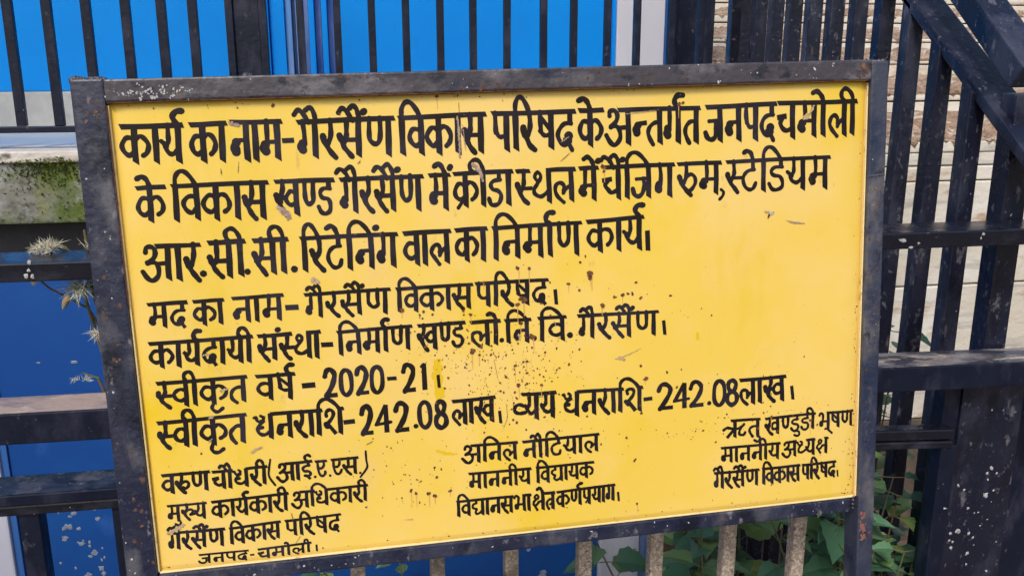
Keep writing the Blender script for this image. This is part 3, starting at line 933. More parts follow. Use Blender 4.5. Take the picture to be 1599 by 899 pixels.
CLUSTERS = [
 (549.0, 458.0, 64.0, 33.0, 90.0),
 (494.0, 406.0, 47.0, 16.0, 40.0),
 (648.0, 390.0, 65.0, 16.0, 25.0),
 (595.0, 517.0, 43.0, 20.0, 30.0),
 (582.0, 434.0, 59.0, 30.0, 110.0),
 (618.0, 475.0, 49.0, 24.0, 60.0),
 (498.0, 422.0, 42.0, 23.0, 40.0),
 (534.0, 567.0, 75.0, 24.0, 30.0),
 (409.0, 626.0, 47.0, 28.0, 45.0),
 (686.0, 581.0, 78.0, 25.0, 25.0),
 (1061.0, 559.0, 54.0, 14.0, 35.0),
 (948.0, 503.0, 82.0, 34.0, 25.0),
 (890.0, 576.0, 52.0, 16.0, 30.0),
 (1117.0, 658.0, 49.0, 36.0, 22.0),
 (470.0, 367.0, 52.0, 19.0, 25.0),
 (387.0, 563.0, 62.0, 27.0, 20.0),
 (69.0, 532.0, 58.0, 63.0, 10.0),
 (692.0, 340.0, 131.0, 32.0, 30.0),
 (517.0, 5.0, 342.0, 6.0, 45.0),
 (1194.0, 352.0, 7.0, 232.0, 30.0),
 (855.0, 726.0, 191.0, 14.0, 25.0),
]
SCUFFS = [
 ([(460.5, 424.2), (459.4, 445.5), (460.4, 467.0), (460.5, 485.3)], 16.5, 'y'),
 ([(450.9, 573.9), (463.3, 578.5), (482.2, 582.5)], 5.2, 'y'),
 ([(899.6, 409.2), (901.9, 420.5)], 5.7, 'y'),
 ([(98.3, 641.8), (109.5, 648.4)], 7.8, 'y'),
 ([(229.0, 161.3), (239.7, 171.6), (244.7, 180.7)], 8.6, 't'),
 ([(271.3, 277.8), (280.8, 281.5)], 7.8, 'g'),
 ([(509.7, 36.3), (511.2, 68.7), (510.8, 99.3)], 3.5, 't'),
 ([(512.7, 14.9), (512.7, 36.4)], 1.2, 'd'),
 ([(517.1, 49.2), (520.4, 88.8)], 2.5, 't'),
 ([(530.6, 109.1), (540.2, 120.5), (545.6, 136.7)], 6.0, 't'),
 ([(20.8, 667.5), (33.0, 662.5), (46.3, 655.3)], 5.8, 'g'),
 ([(1029.7, 214.2), (1035.4, 211.3)], 4.6, 'w'),
 ([(1058.6, 226.5), (1070.3, 230.4), (1091.2, 233.7)], 2.8, 't'),
 ([(755.6, 442.4), (783.5, 434.6), (800.3, 427.1)], 2.6, 'g'),
 ([(761.2, 439.5), (772.2, 443.7)], 5.5, 'g'),
 ([(158.5, 547.3), (165.7, 542.7), (174.9, 539.3)], 3.9, 'g'),
 ([(671.5, 112.0), (688.6, 98.5)], 1.6, 'd'),
 ([(353.3, 102.6), (357.6, 96.9)], 2.5, 'd'),
 ([(568.7, 503.6), (570.0, 525.7), (562.8, 544.9)], 1.1, 'd'),
 ([(551.5, 426.1), (557.4, 464.4)], 1.0, 'd'),
 ([(337.8, 551.9), (348.4, 546.5)], 2.1, 'd'),
 ([(119.6, 443.1), (131.5, 439.9)], 3.9, 'g'),
 ([(174.9, 108.5), (177.3, 91.4)], 1.2, 'd'),
 ([(150.5, 100.7), (150.6, 110.3)], 1.9, 'd'),
 ([(1099.9, 151.1), (1101.5, 170.5)], 1.1, 'd'),
 ([(653.6, 369.4), (656.6, 378.2)], 2.2, 'g'),
 ([(594.2, 388.6), (596.1, 397.3)], 3.2, 'g'),
 ([(211.8, 654.4), (213.6, 671.1)], 2.0, 'd'),
 ([(97.1, 384.8), (111.5, 382.9)], 2.8, 'g'),
 ([(168.3, 34.2), (182.7, 38.5)], 5.5, 't'),
 ([(686.1, 74.2), (673.4, 81.8)], 2.6, 'g'),
 ([(781.6, 41.3), (835.1, 37.0)], 2.1, 'g'),
 ([(224.0, 694.3), (212.7, 709.7)], 1.0, 'd'),
 ([(99.6, 484.9), (105.5, 483.3)], 3.8, 'g'),
 ([(100.4, 519.4), (95.1, 524.2)], 2.8, 'g'),
 ([(405.9, 687.2), (392.2, 686.8)], 2.1, 'g'),
 ([(1027.4, 215.2), (1025.2, 220.5)], 3.5, 'd'),
 ([(1085.4, 58.7), (1094.4, 53.7)], 6.8, 'g'),
 ([(1103.2, 38.4), (1096.6, 51.7)], 4.5, 'g'),
 ([(1020.5, 209.5), (1028.5, 212.0)], 3.4, 'g'),
]

# glyph: (advance, stem x, headline start, [strokes]); stroke: ('S',x) stem | ('V',x0,y0,x1,y1[,w]) straight | ('C',w,points) curve | ('O',w,points) closed curve
T_ = .135
RA = [('C', .135, [(.27, .02), (.285, -.22), (.27, -.42), (.19, -.60)]), ('C', .17, [(.07, -.40), (.10, -.52), (.16, -.62)]), ('C', .14, [(.09, -.47), (.17, -.68), (.27, -.85), (.40, -1.0)])]
SA = [('C', .135, [(.25, .02), (.26, -.25), (.24, -.42), (.17, -.58)]), ('C', .17, [(.06, -.40), (.09, -.51), (.14, -.60)]), ('C', .135, [(.08, -.47), (.16, -.70), (.25, -.86), (.36, -1.0)]), ('V', .16, -.53, .56, -.53, .12)]
VA = [('C', .125, [(.41, -.36), (.30, -.30), (.16, -.33), (.07, -.50), (.13, -.68), (.27, -.76), (.41, -.66)])]
KA = [('C', .125, [(.40, -.38), (.30, -.30), (.17, -.31), (.06, -.50), (.12, -.68), (.26, -.77), (.40, -.66)]), ('C', .125, [(.42, -.36), (.55, -.27), (.68, -.32), (.78, -.50), (.74, -.68), (.63, -.78)])]
PA = [('C', .125, [(.12, .02), (.12, -.30), (.14, -.50)]), ('C', .115, [(.13, -.48), (.22, -.60), (.32, -.62), (.44, -.58)])]
G = {
 'ka': (.86, .41, 0, [('S', .41)] + KA),
 'kra': (.86, .41, 0, [('S', .41)] + KA + [('V', .38, -.72, .16, -1.0, .11)]),
 'kha': (.86, .70, 0, [('C', .135, [(.27, .02), (.28, -.22), (.20, -.46)]), ('C', .17, [(.07, -.38), (.10, -.50), (.18, -.58)]), ('C', .135, [(.09, -.45), (.18, -.68), (.28, -.86), (.40, -1.0)]), ('V', .20, -.50, .40, -.44, .12), ('C', .12, [(.70, -.36), (.58, -.28), (.46, -.32), (.38, -.48), (.45, -.64), (.56, -.68), (.70, -.60)]), ('S', .70)]),
 'kh_': (.62, .70, 0, [('C', .135, [(.27, .02), (.28, -.22), (.20, -.46)]), ('C', .17, [(.07, -.38), (.10, -.50), (.18, -.58)]), ('C', .135, [(.09, -.45), (.18, -.68), (.28, -.86), (.40, -1.0)]), ('C', .12, [(.20, -.50), (.42, -.34), (.56, -.40), (.54, -.56), (.42, -.68), (.70, -.62)])]),
 'ga': (.62, .48, 0, [('S', .48), ('C', .125, [(.20, .02), (.21, -.30), (.20, -.62)]), ('C', .22, [(.15, -.58), (.12, -.68), (.155, -.76)])]),
 'cha': (.62, .48, 0, [('S', .48), ('V', .0, -.40, .30, -.36, .15), ('C', .13, [(.20, -.40), (.11, -.54), (.17, -.68), (.30, -.77), (.48, -.70)])]),
 'ja': (.66, .50, 0, [('S', .50), ('V', .14, -.40, .50, -.39, .115), ('C', .135, [(.34, -.40), (.37, -.62), (.32, -.84), (.20, -.93), (.08, -.86), (.02, -.70)])]),
 'tta': (.54, .36, 0, [('V', .36, 0, .36, -.30, .13), ('C', .12, [(.40, -.28), (.22, -.31), (.10, -.44), (.07, -.64), (.14, -.86), (.26, -.93), (.38, -.88), (.44, -.72)])]),
 'dda': (.56, .38, 0, [('V', .38, 0, .38, -.24, .13), ('C', .12, [(.42, -.24), (.20, -.25), (.10, -.36), (.16, -.50), (.34, -.55), (.43, -.68), (.40, -.88), (.26, -.97), (.12, -.92), (.04, -.76)])]),
 'nna': (.80, .64, 0, [('S', .64), ('C', .13, [(.13, .02), (.13, -.30), (.15, -.54), (.27, -.68), (.39, -.58), (.41, -.34), (.41, .02)])]),
 'nn_': (.54, .44, 0, [('C', .13, [(.13, .02), (.13, -.30), (.15, -.54), (.27, -.68), (.39, -.58), (.41, -.34), (.41, .02)])]),
 'ta': (.56, .44, 0, [('S', .44), ('C', .12, [(.44, -.40), (.28, -.39), (.14, -.48), (.08, -.64), (.12, -.82), (.23, -1.0)])]),
 'tha': (.66, .54, .46, [('S', .54), ('O', .105, [(.20, -.05), (.32, -.17), (.24, -.33), (.12, -.20)]), ('C', .12, [(.29, -.26), (.18, -.44), (.10, -.56), (.12, -.70), (.26, -.79), (.40, -.76), (.54, -.64)])]),
 'da': (.58, .42, 0, [('V', .42, 0, .42, -.32, .13), ('C', .12, [(.46, -.31), (.26, -.33), (.12, -.44), (.07, -.62), (.14, -.80), (.28, -.88), (.38, -.82)]), ('C', .24, [(.37, -.66), (.36, -.74), (.33, -.80)]), ('V', .36, -.82, .48, -1.04, .11)]),
 'dha': (.70, .57, .53, [('S', .54), ('C', .10, [(.0, -.10), (.05, -.08), (.08, -.20), (.16, -.28), (.27, -.23), (.30, -.12), (.22, -.05)]), ('C', .12, [(.30, -.26), (.16, -.40), (.09, -.56), (.14, -.72), (.28, -.80), (.42, -.76), (.54, -.64)]), ('C', .13, [(.12, -.50), (.20, -.52), (.24, -.50)])]),
 'dh_': (.48, .54, .52, [('C', .10, [(.0, -.10), (.05, -.08), (.08, -.20), (.16, -.28), (.27, -.23), (.30, -.12), (.22, -.05)]), ('C', .12, [(.30, -.26), (.16, -.40), (.09, -.56), (.14, -.72), (.28, -.76), (.42, -.70), (.52, -.60)])]),
 'na': (.62, .48, 0, [('S', .48), ('V', .20, -.46, .48, -.46, .115), ('C', .22, [(.18, -.52), (.13, -.64), (.16, -.76)])]),
 'n_': (.42, .48, 0, [('V', .20, -.40, .46, -.38, .12), ('C', .22, [(.18, -.46), (.13, -.56), (.15, -.66)])]),
 'pa': (.58, .44, 0, [('S', .44)] + PA),
 'pra': (.60, .44, 0, [('S', .44)] + PA + [('V', .42, -.62, .20, -.92, .10)]),
 'ssa': (.58, .44, 0, [('S', .44)] + PA + [('V', .15, -.14, .44, -.50, .11)]),
 'bha': (.70, .56, .46, [('S', .56), ('C', .12, [(.05, -.12), (.10, .0), (.21, -.02), (.26, -.14), (.25, -.40), (.22, -.60)]), ('C', .21, [(.15, -.60), (.13, -.68), (.16, -.74)]), ('V', .18, -.54, .56, -.54, .11)]),
 'ma': (.68, .53, 0, [('S', .53), ('C', .125, [(.23, .02), (.24, -.30), (.22, -.60)]), ('V', .22, -.52, .53, -.52, .115), ('C', .22, [(.15, -.58), (.12, -.67), (.165, -.75)])]),
 'ya': (.62, .48, 0, [('S', .48), ('C', .125, [(.21, .02), (.22, -.26), (.20, -.42), (.14, -.52)]), ('V', .01, -.40, .16, -.54, .11), ('C', .125, [(.08, -.48), (.16, -.68), (.27, -.76), (.38, -.72), (.48, -.60)])]),
 'ra': (.46, .27, 0, RA),
 'ru': (.62, .27, 0, RA + [('C', .12, [(.26, -.50), (.42, -.40), (.54, -.50), (.52, -.68), (.40, -.78), (.34, -.70)])]),
 'ruu': (.66, .27, 0, RA + [('C', .12, [(.26, -.46), (.40, -.34), (.53, -.42), (.54, -.62), (.44, -.82), (.32, -.88)])]),
 'la': (.66, .53, 0, [('S', .53), ('C', .12, [(.30, -1.0), (.15, -.82), (.07, -.64), (.11, -.46), (.22, -.40), (.32, -.48), (.33, -.66)]), ('C', .115, [(.31, -.72), (.40, -.58), (.53, -.50)])]),
 'va': (.54, .42, 0, [('S', .42)] + VA),
 'v_': (.40, .42, .30, [('C', .12, [(.36, -.44), (.24, -.38), (.10, -.44), (.04, -.58), (.12, -.70), (.26, -.74), (.46, -.72)])]),
 'sha': (.72, .59, .48, [('S', .59), ('C', .12, [(.13, -.24), (.12, -.10), (.24, -.02), (.36, -.12), (.33, -.32), (.18, -.50), (.08, -.56)]), ('C', .16, [(.09, -.56), (.14, -.66), (.20, -.66)]), ('V', .18, -.58, .44, -.98, .13)]),
 'sa': (.72, .56, 0, [('S', .56)] + SA),
 's_': (.44, .56, 0, [('C', .135, [(.25, .02), (.26, -.25), (.24, -.42), (.17, -.58)]), ('C', .17, [(.06, -.40), (.09, -.51), (.14, -.60)]), ('C', .135, [(.08, -.47), (.16, -.70), (.25, -.86), (.36, -1.0)]), ('V', .16, -.53, .50, -.53, .12)]),
 'ksha': (.76, .62, .50, [('S', .62), ('O', .105, [(.25, -.06), (.37, -.17), (.28, -.32), (.16, -.20)]), ('C', .115, [(.27, -.30), (.12, -.42), (.09, -.60), (.22, -.68), (.34, -.56), (.40, -.46), (.62, -.44)]), ('V', .12, -.62, .32, -1.0, .105)]),
 'tra': (.56, .44, 0, [('S', .44), ('C', .12, [(.44, -.40), (.24, -.40), (.10, -.56), (.12, -.80), (.20, -.98)]), ('V', .43, -.54, .24, -.74, .10)]),
 'dya': (.78, .64, 0, [('S', .64), ('V', .30, 0, .30, -.22, .12), ('C', .115, [(.32, -.22), (.14, -.28), (.10, -.44), (.20, -.54), (.30, -.60), (.24, -.78), (.34, -.90), (.50, -.84), (.64, -.66)])]),
 'a': (.82, .68, .34, [('S', .68), ('C', .13, [(.10, -.16), (.13, -.03), (.26, -.01), (.35, -.14), (.30, -.32), (.13, -.48)]), ('C', .13, [(.14, -.46), (.32, -.46), (.41, -.60), (.40, -.82), (.26, -.97), (.11, -.90), (-.02, -.70)]), ('V', .34, -.50, .68, -.49, .12)]),
 'ii_': (.54, .36, 0, [('V', .36, 0, .36, -.22, .13), ('C', .12, [(.40, -.22), (.20, -.24), (.10, -.36), (.16, -.50), (.36, -.55), (.44, -.68), (.36, -.80), (.18, -.78)]), ('V', .24, -.76, .44, -1.0, .11), ('C', .12, [(.36, 0), (.22, .14), (.22, .32), (.36, .38), (.46, .30)])]),
 'e_': (.54, .42, 0, [('C', .12, [(.13, .02), (.13, -.40), (.20, -.78), (.34, -.92), (.44, -.80), (.47, -.66)]), ('C', .12, [(.40, .02), (.40, -.28), (.32, -.44), (.22, -.42)])]),
 'ri_': (1.0, .44, .24, [('S', .44), ('C', .13, [(-.06, -.52), (.08, -.40), (.20, -.44), (.44, -.50)]), ('V', .42, -.48, .08, -.98, .13), ('C', .12, [(.44, -.50), (.62, -.46), (.78, -.34), (.84, -.24)]), ('C', .12, [(.72, -.40), (.62, -.60), (.66, -.82), (.80, -.86), (.88, -.72)])]),
 'aa': (.27, .13, 0, [('S', .13)]),
 'i': (.27, .13, 0, [('S', .13)]),
}
DIG = {
 '2': [('C', .20, [(.10, -.24), (.24, -.05), (.52, -.0), (.80, -.14), (.80, -.34), (.56, -.62), (.14, -.94)]), ('V', .08, -.93, .98, -.92, .17)],
 '0': [('O', .19, [(.50, -.02), (.86, -.20), (.88, -.74), (.50, -.98), (.13, -.78), (.14, -.22)])],
 '1': [('V', .55, -.02, .55, -1.0, .22), ('V', .20, -.12, .55, -.04, .12)],
 '4': [('V', .70, -.02, .08, -.70, .16), ('V', .04, -.70, .98, -.64, .12), ('V', .70, -.02, .70, -1.0, .19)],
 '8': [('O', .19, [(.52, -.03), (.78, -.18), (.70, -.40), (.50, -.48), (.26, -.36), (.24, -.14)]), ('O', .20, [(.50, -.48), (.84, -.62), (.84, -.86), (.50, -.98), (.16, -.86), (.16, -.62)])],
}
MARKS = {   # relative to the stem top
 'e': [('C', .14, [(.02, -.02), (-.03, .13), (-.10, .26), (-.21, .33), (-.33, .27)])],
 'ai': [('C', .13, [(.03, -.02), (.0, .18), (-.05, .32), (-.14, .38), (-.24, .30)]), ('C', .13, [(-.16, -.02), (-.24, .14), (-.34, .27), (-.46, .31), (-.56, .21)])],
 'ii': [('C', .125, [(.02, -.02), (-.02, .18), (-.12, .34), (-.26, .38), (-.38, .28), (-.38, .12), (-.28, 0)])],
 'R': [('C', .15, [(.04, 0), (-.08, .10), (-.12, .24), (-.02, .36), (.14, .36)])],
 'n': [('C', .17, [(.14, .20), (.18, .225)])],
 'r': [('C', .12, [(-.02, -.98), (-.08, -1.14), (.0, -1.28), (.16, -1.30), (.34, -1.18)])],
 'u': [('C', .11, [(-.02, -.98), (.12, -1.06), (.12, -1.22), (-.02, -1.30), (-.20, -1.22)])],
 'uu': [('C', .11, [(-.22, -1.02), (-.08, -1.02), (.06, -1.14), (.26, -1.34)])],
}
def spline(P, closed=False, n=7):
    P = [Vector(p) for p in P]
    if len(P) < 3 and not closed:
        return P
    out = []
    m_ = len(P)
    for i in range(m_ if closed else m_ - 1):
        g_ = (lambda k: P[k % m_]) if closed else (lambda k: P[max(0, min(m_ - 1, k))])
        p0, p1, p2, p3 = g_(i - 1), g_(i), g_(i + 1), g_(i + 2)
        for q in range(n):
            t = q / n
            out.append(.5 * ((2 * p1) + (p2 - p0) * t + (2 * p0 - 5 * p1 + 4 * p2 - p3) * t * t + (3 * p1 - p0 - 3 * p2 + p3) * t ** 3))
    if not closed:
        out.append(P[-1])
    return out
lrnd = random.Random(77)
class Line:
    def __init__(s):
        s.bm = bmesh.new()
        s.n = 0
    def poly(s, pts):
        s.n += 1
        d = .00035 + (s.n % 60) * 5e-6
        vs_ = []
        for a, b in pts:
            a, b = a / 1000, b / 1000
            vs_.append(s.bm.verts.new(L2(a, b, ripple(a, b) + d)))
        try:
            s.bm.faces.new(vs_)
        except ValueError:
            pass
    def strip(s, A, B):
        s.n += 1
        d = .00035 + (s.n % 60) * 5e-6
        mk = lambda q: s.bm.verts.new(L2(q[0] / 1000, q[1] / 1000, ripple(q[0] / 1000, q[1] / 1000) + d))
        A, B = [mk(q) for q in A], [mk(q) for q in B]
        for i in range(len(A) - 1):
            s.bm.faces.new((A[i], A[i + 1], B[i + 1], B[i]))
    def ribbon(s, P, w, closed=False, caps=True):
        n = len(P)
        Lf, Rt = [], []
        for i, p in enumerate(P):
            if closed:
                d = P[(i + 1) % n] - P[i - 1]
            else:
                d = P[min(i + 1, n - 1)] - P[max(i - 1, 0)]
            if d.length < 1e-9: d = Vector((1, 0))
            d.normalize()
            q = Vector((-d.y, d.x)) * w / 2 * (1 + .09 * math.sin(i * .55 + s.n * 1.7) + (.0 if closed else .10 * (i / max(1, n - 1) - .5)))
            Lf.append(p + q); Rt.append(p - q)
        s.n += 1
        dz = .00035 + (s.n % 60) * 5e-6
        mk = lambda v: s.bm.verts.new(L2(v.x / 1000, v.y / 1000, ripple(v.x / 1000, v.y / 1000) + dz))
        A = [mk(v) for v in Lf]; B = [mk(v) for v in Rt]
        for i in range(n if closed else n - 1):
            j = (i + 1) % n
            s.bm.faces.new((A[i], A[j], B[j], B[i]))
        if caps and not closed:
            for c in (P[0], P[-1]):
                s.poly([(c.x + math.cos(k * math.pi / 7) * w / 2, c.y + math.sin(k * math.pi / 7) * w / 2) for k in range(14)])
    def draw(s, strokes, tr, sx, sy, stemw, bold=1.0):
        """tr maps unit coordinates to board millimetres; widths scale with sy"""
        for st in strokes:
            if st[0] == 'S':
                x_ = st[1]
                h = stemw * bold / 2 / sx * sy
                e = lrnd.uniform(-.02, .02)
                lean = lrnd.gauss(0, .008)
                p1, p2 = lrnd.uniform(0, 6), lrnd.uniform(0, 6)
                Lp, Rp = [], []
                for q in range(9):
                    t = q / 8
                    wl, wr = .07 * math.sin(t * 6 + p1), .07 * math.sin(t * 7 + p2)
                    Lp.append(tr(x_ - h * (1 + wl) + lean * t, .04 - (.975 - e) * t))
                    Rp.append(tr(x_ + h * (1.02 + wr) + lean * t, .04 - (1.09 - e) * t))
                s.strip(Lp, Rp)
            elif st[0] == 'V':
                x0, y0, x1, y1 = st[1:5]
                w = (st[5] if len(st) > 5 else T_) * sy * bold
                a, b = Vector(tr(x0, y0)), Vector(tr(x1, y1))
                s.ribbon([a, b], w, caps=True if w < .125 * sy else False)
                if w >= .125 * sy:
                    pass
            elif st[0] in 'CO':
                P = spline([Vector(tr(px + lrnd.gauss(0, .008), py + lrnd.gauss(0, .008))) for px, py in st[2]], st[0] == 'O')
                s.ribbon(P, st[1] * sy * bold, st[0] == 'O')

lines = {}
for row in WORDS:
    ln, tk = row[0], row[1]
    LN = lines.setdefault(ln, Line())
    a0, b0, a1, b1, h0, h1 = row[2:]
    if tk == '.':
        LN.poly([(a0 + 1.6 + math.cos(k * math.pi / 7) * a1 * .86 * lrnd.uniform(.9, 1.1), b0 + math.sin(k * math.pi / 7) * a1 * .86) for k in range(14)])
        continue
    if tk == '-':
        th = max(2.6, (a1 - a0) * .42) / 2
        LN.poly([(a0, b0 - th), (a1, b1 - th), (a1 + .6, b1 + th), (a0 + .8, b0 + th)])
        continue
    if tk == '|':
        w = max(3.2, (b1 - b0) * .25) / 2
        LN.poly([(a0 - w, b0), (a0 + w, b0 - .6), (a1 + w, b1 + .8), (a1 - w, b1 - .4)])
        continue
    if tk == ',':
        LN.ribbon(spline([(a0, b0), (a0 + 4, b0 + 4), (a0 + 3, b0 + 10), (a0 - 2.5, b0 + 16)]), 5.2)
        continue
    if tk in '()':
        q = -1 if tk == '(' else 1
        LN.ribbon(spline([(a0, b0), ((a0 + a1) / 2 + q * 5.5, b0 + (b1 - b0) * .35), ((a0 + a1) / 2 + q * 6, b0 + (b1 - b0) * .65), (a1, b1)]), 3.4)
        continue
    if tk[0] == '#':
        wd, ht = a1 - a0, b1 - b0
        tr = lambda x_, y_: (a0 + x_ * wd, b0 - y_ * ht)
        LN.draw(DIG[tk[1]], tr, wd, ht * .92, .2, .95)
        continue
    # a word: lay its letters along the headline
    seq = []
    for t in tk.split():
        pre = None
        if ':' in t:
            pre, t = t.split(':')
        q = t.split('^')
        if pre:
            seq.append(('i', []))
        if 'ii' in q[1:]:
            seq.append((q[0], [k_ for k_ in q[1:] if k_ != 'ii']))
            seq.append(('aa', ['ii']))
        else:
            seq.append((q[0], q[1:]))
    bold = {'L1': 1.05, 'L2': 1.05, 'L3': 1.06, 'L4': 1.2, 'L5': 1.2, 'L6': 1.18, 'L7': 1.18, 'A4': 1.7}.get(ln, 1.3)
    tot = sum(G[g_][0] for g_, mk in seq) + .0
    L_ = math.hypot(a1 - a0, b1 - b0)
    sx = L_ / tot
    ux, uy = (a1 - a0) / L_, (b1 - b0) / L_
    lean_ = .035 - .06 * (a0 / 1200)       # the painter's stems lean a little, less towards the right
    cur = 0
    heads = []
    pend = None
    for g_, mk in seq:
        adv, stem, hs, strokes = G[g_]
        hh = h0 + (h1 - h0) * cur / tot
        o0 = cur
        tr = lambda x_, y_, o0=o0, hh=hh: (a0 + (o0 + x_) * sx * ux + y_ * hh * lean_, b0 + (o0 + x_) * sx * uy - y_ * hh)
        LN.draw(strokes, tr, sx, hh, .158, bold)
        for m__ in mk:
            tm = lambda x_, y_, o0=o0, hh=hh, stem=stem: (a0 + ((o0 + stem) * sx + x_ * hh * .95) * ux + y_ * hh * lean_, b0 + (o0 + stem) * sx * uy - y_ * hh)
            LN.draw(MARKS[m__], tm, hh, hh, .158, bold)
        if pend is not None:      # arc of the short i reaches the stem of this letter
            p0 = (pend * sx); p1 = ((o0 + stem) * sx)
            F = lambda x_, y_: Vector((a0 + x_ * ux + y_ * hh * lean_, b0 + x_ * uy - y_ * hh))
            d_ = p1 - p0
            LN.ribbon(spline([F(p0, 0), F(p0 + .02 * d_, .24), F(p0 + .22 * d_, .40), F(p0 + .5 * d_, .39), F(p0 + .80 * d_, .20), F(p1, -.02)]),   .125 * hh * bold)
            pend = None
        if g_ == 'i':
            pend = o0 + stem
        if heads and heads[-1][1] > o0 + hs - .06:
            heads[-1][1] = o0 + adv
        else:
            heads.append([o0 + hs, o0 + adv])
        cur += adv
    for k_, (s0, s1) in enumerate(heads):
        s1 = min(s1, tot) if k_ == len(heads) - 1 else s1 - .02
        hh = h0
        t_ = .066
        F = lambda x_, y_: (a0 + x_ * sx * ux, b0 + x_ * sx * uy - y_ * hh)
        t_ *= bold
        e0, e1, e2 = lrnd.uniform(-.012, .015), lrnd.uniform(-.012, .012), lrnd.uniform(-.012, .012)
        NS = max(3, int((s1 - s0) * 6))
        up_, lo_ = [], []
        for q in range(NS + 1):
            t = q / NS
            wob = .008 * math.sin(t * 5 + s0 * 7 + b0)
            up_.append(F(s0 - .01 + (s1 - s0 + .01) * t, t_ + e0 * t + wob))
            lo_.append(F(s0 + .055 * hh / sx + (s1 + .045 * hh / sx - s0 - .055 * hh / sx) * t, -t_ + e1 * (1 - t) + e2 * t + wob * .5))
        LN.strip(up_, lo_)
for ln, LN in lines.items():
    bmesh.ops.recalc_face_normals(LN.bm, faces=LN.bm.faces)
    link('lettering', LN.bm, m_ink, panel)

# rust specks, drips and scuffs on the sheet
bmr, bmd = bmesh.new(), bmesh.new()
rnd = random.Random(99)
cnt = 0
def fleck(bm, a, b, r, el, ang, n, base=.00085):
    global cnt
    cnt += 1
    a, b = a / 1000, b / 1000
    if not (.006 < a < W_ - .006 and .004 < b < H_ - .006): return
    flat(bm, a, b, ripple(a, b) + base + (cnt % 80) * 4e-6, r / 1000, el, ang, n)
for a, b, r in SPOTS:
    for q in range(3):
        fleck(bmr, a + rnd.gauss(0, r * .3), b + rnd.gauss(0, r * .3), r * rnd.uniform(.55, .85), rnd.uniform(.7, 1.3), rnd.uniform(0, 3), 11)
    if r > 2.8:
        a_, b_ = a / 1000, b / 1000
        ln_ = rnd.uniform(.010, .030)
        w_ = r * .00022
        vs_ = [bmd.verts.new(L2(x_, y_, ripple(x_, y_) + .0007)) for x_, y_ in ((a_ - w_, b_), (a_ + w_, b_), (a_ + w_ * .4, b_ + ln_), (a_ - w_ * .4, b_ + ln_))]
        bmd.faces.new(vs_)
for a, b, sx_, sy_, n in CLUSTERS:
    for i in range(int(n)):
        fleck(bmr, rnd.gauss(a, sx_), rnd.gauss(b, sy_), min(2.8, .62 * math.exp(abs(rnd.gauss(0, .68)))), rnd.uniform(.5, 1.0), rnd.gauss(.5, .5), 7)
for i in range(70):
    fleck(bmr, rnd.uniform(0, 1200), rnd.uniform(0, 732), rnd.uniform(.3, .7), rnd.uniform(.6, 1.4), rnd.uniform(0, 3), 6)
for i in range(60):      # along the sheet's edges
    fleck(bmr, rnd.uniform(0, 1200), rnd.choice((abs(rnd.gauss(4, 4)), 732 - abs(rnd.gauss(8, 4)))), rnd.uniform(.4, 1.3), rnd.uniform(.8, 2.4), 0, 7)
for i in range(40):
    fleck(bmr, 1194 - abs(rnd.gauss(0, 5)), 732 - abs(rnd.gauss(0, 180)), rnd.uniform(.5, 1.8), rnd.uniform(.4, .8), 0, 7)
tag(link('rust_speck', bmr, m_rust, panel), kind='stuff')
link('rust_drip', bmd, m_drip, panel)
for key, mm in (('y', m_patch), ('t', m_tan), ('g', m_grey), ('w', m_white_mark), ('d', m_dark_mark)):
    bm = bmesh.new()
    for pts, w, k_ in SCUFFS:
        if k_ != key: continue
        P = spline(pts, n=5) if len(pts) > 2 else [Vector(pts[0]).lerp(Vector(pts[1]), t / 6) for t in range(7)]
        Q = []
        for p, q in zip(P, P[1:]):
            ns = max(1, int((q - p).length / max(.5, w * .35)))
            Q += [p.lerp(q, t / ns) for t in range(ns)]
        P = Q + [P[-1]]
        for i, p in enumerate(P):
            t = i / (len(P) - 1)
            taper = .45 + .55 * math.sin(math.pi * min(1, t * .85 + .12))
            cnt += 1
            for q in range(2 if w > 3 else 1):
                fleck(bm, p.x + rnd.gauss(0, w * .12), p.y + rnd.gauss(0, w * .15), w * (.5 if w > 2.6 else .33) * taper * rnd.uniform(.6, 1.05) + .08, rnd.uniform(.8, 1.6), rnd.uniform(0, 3), 9, .0001 if key == 'y' else .0011)
    tag(link('scuff', bm, mm, panel), kind='stuff')

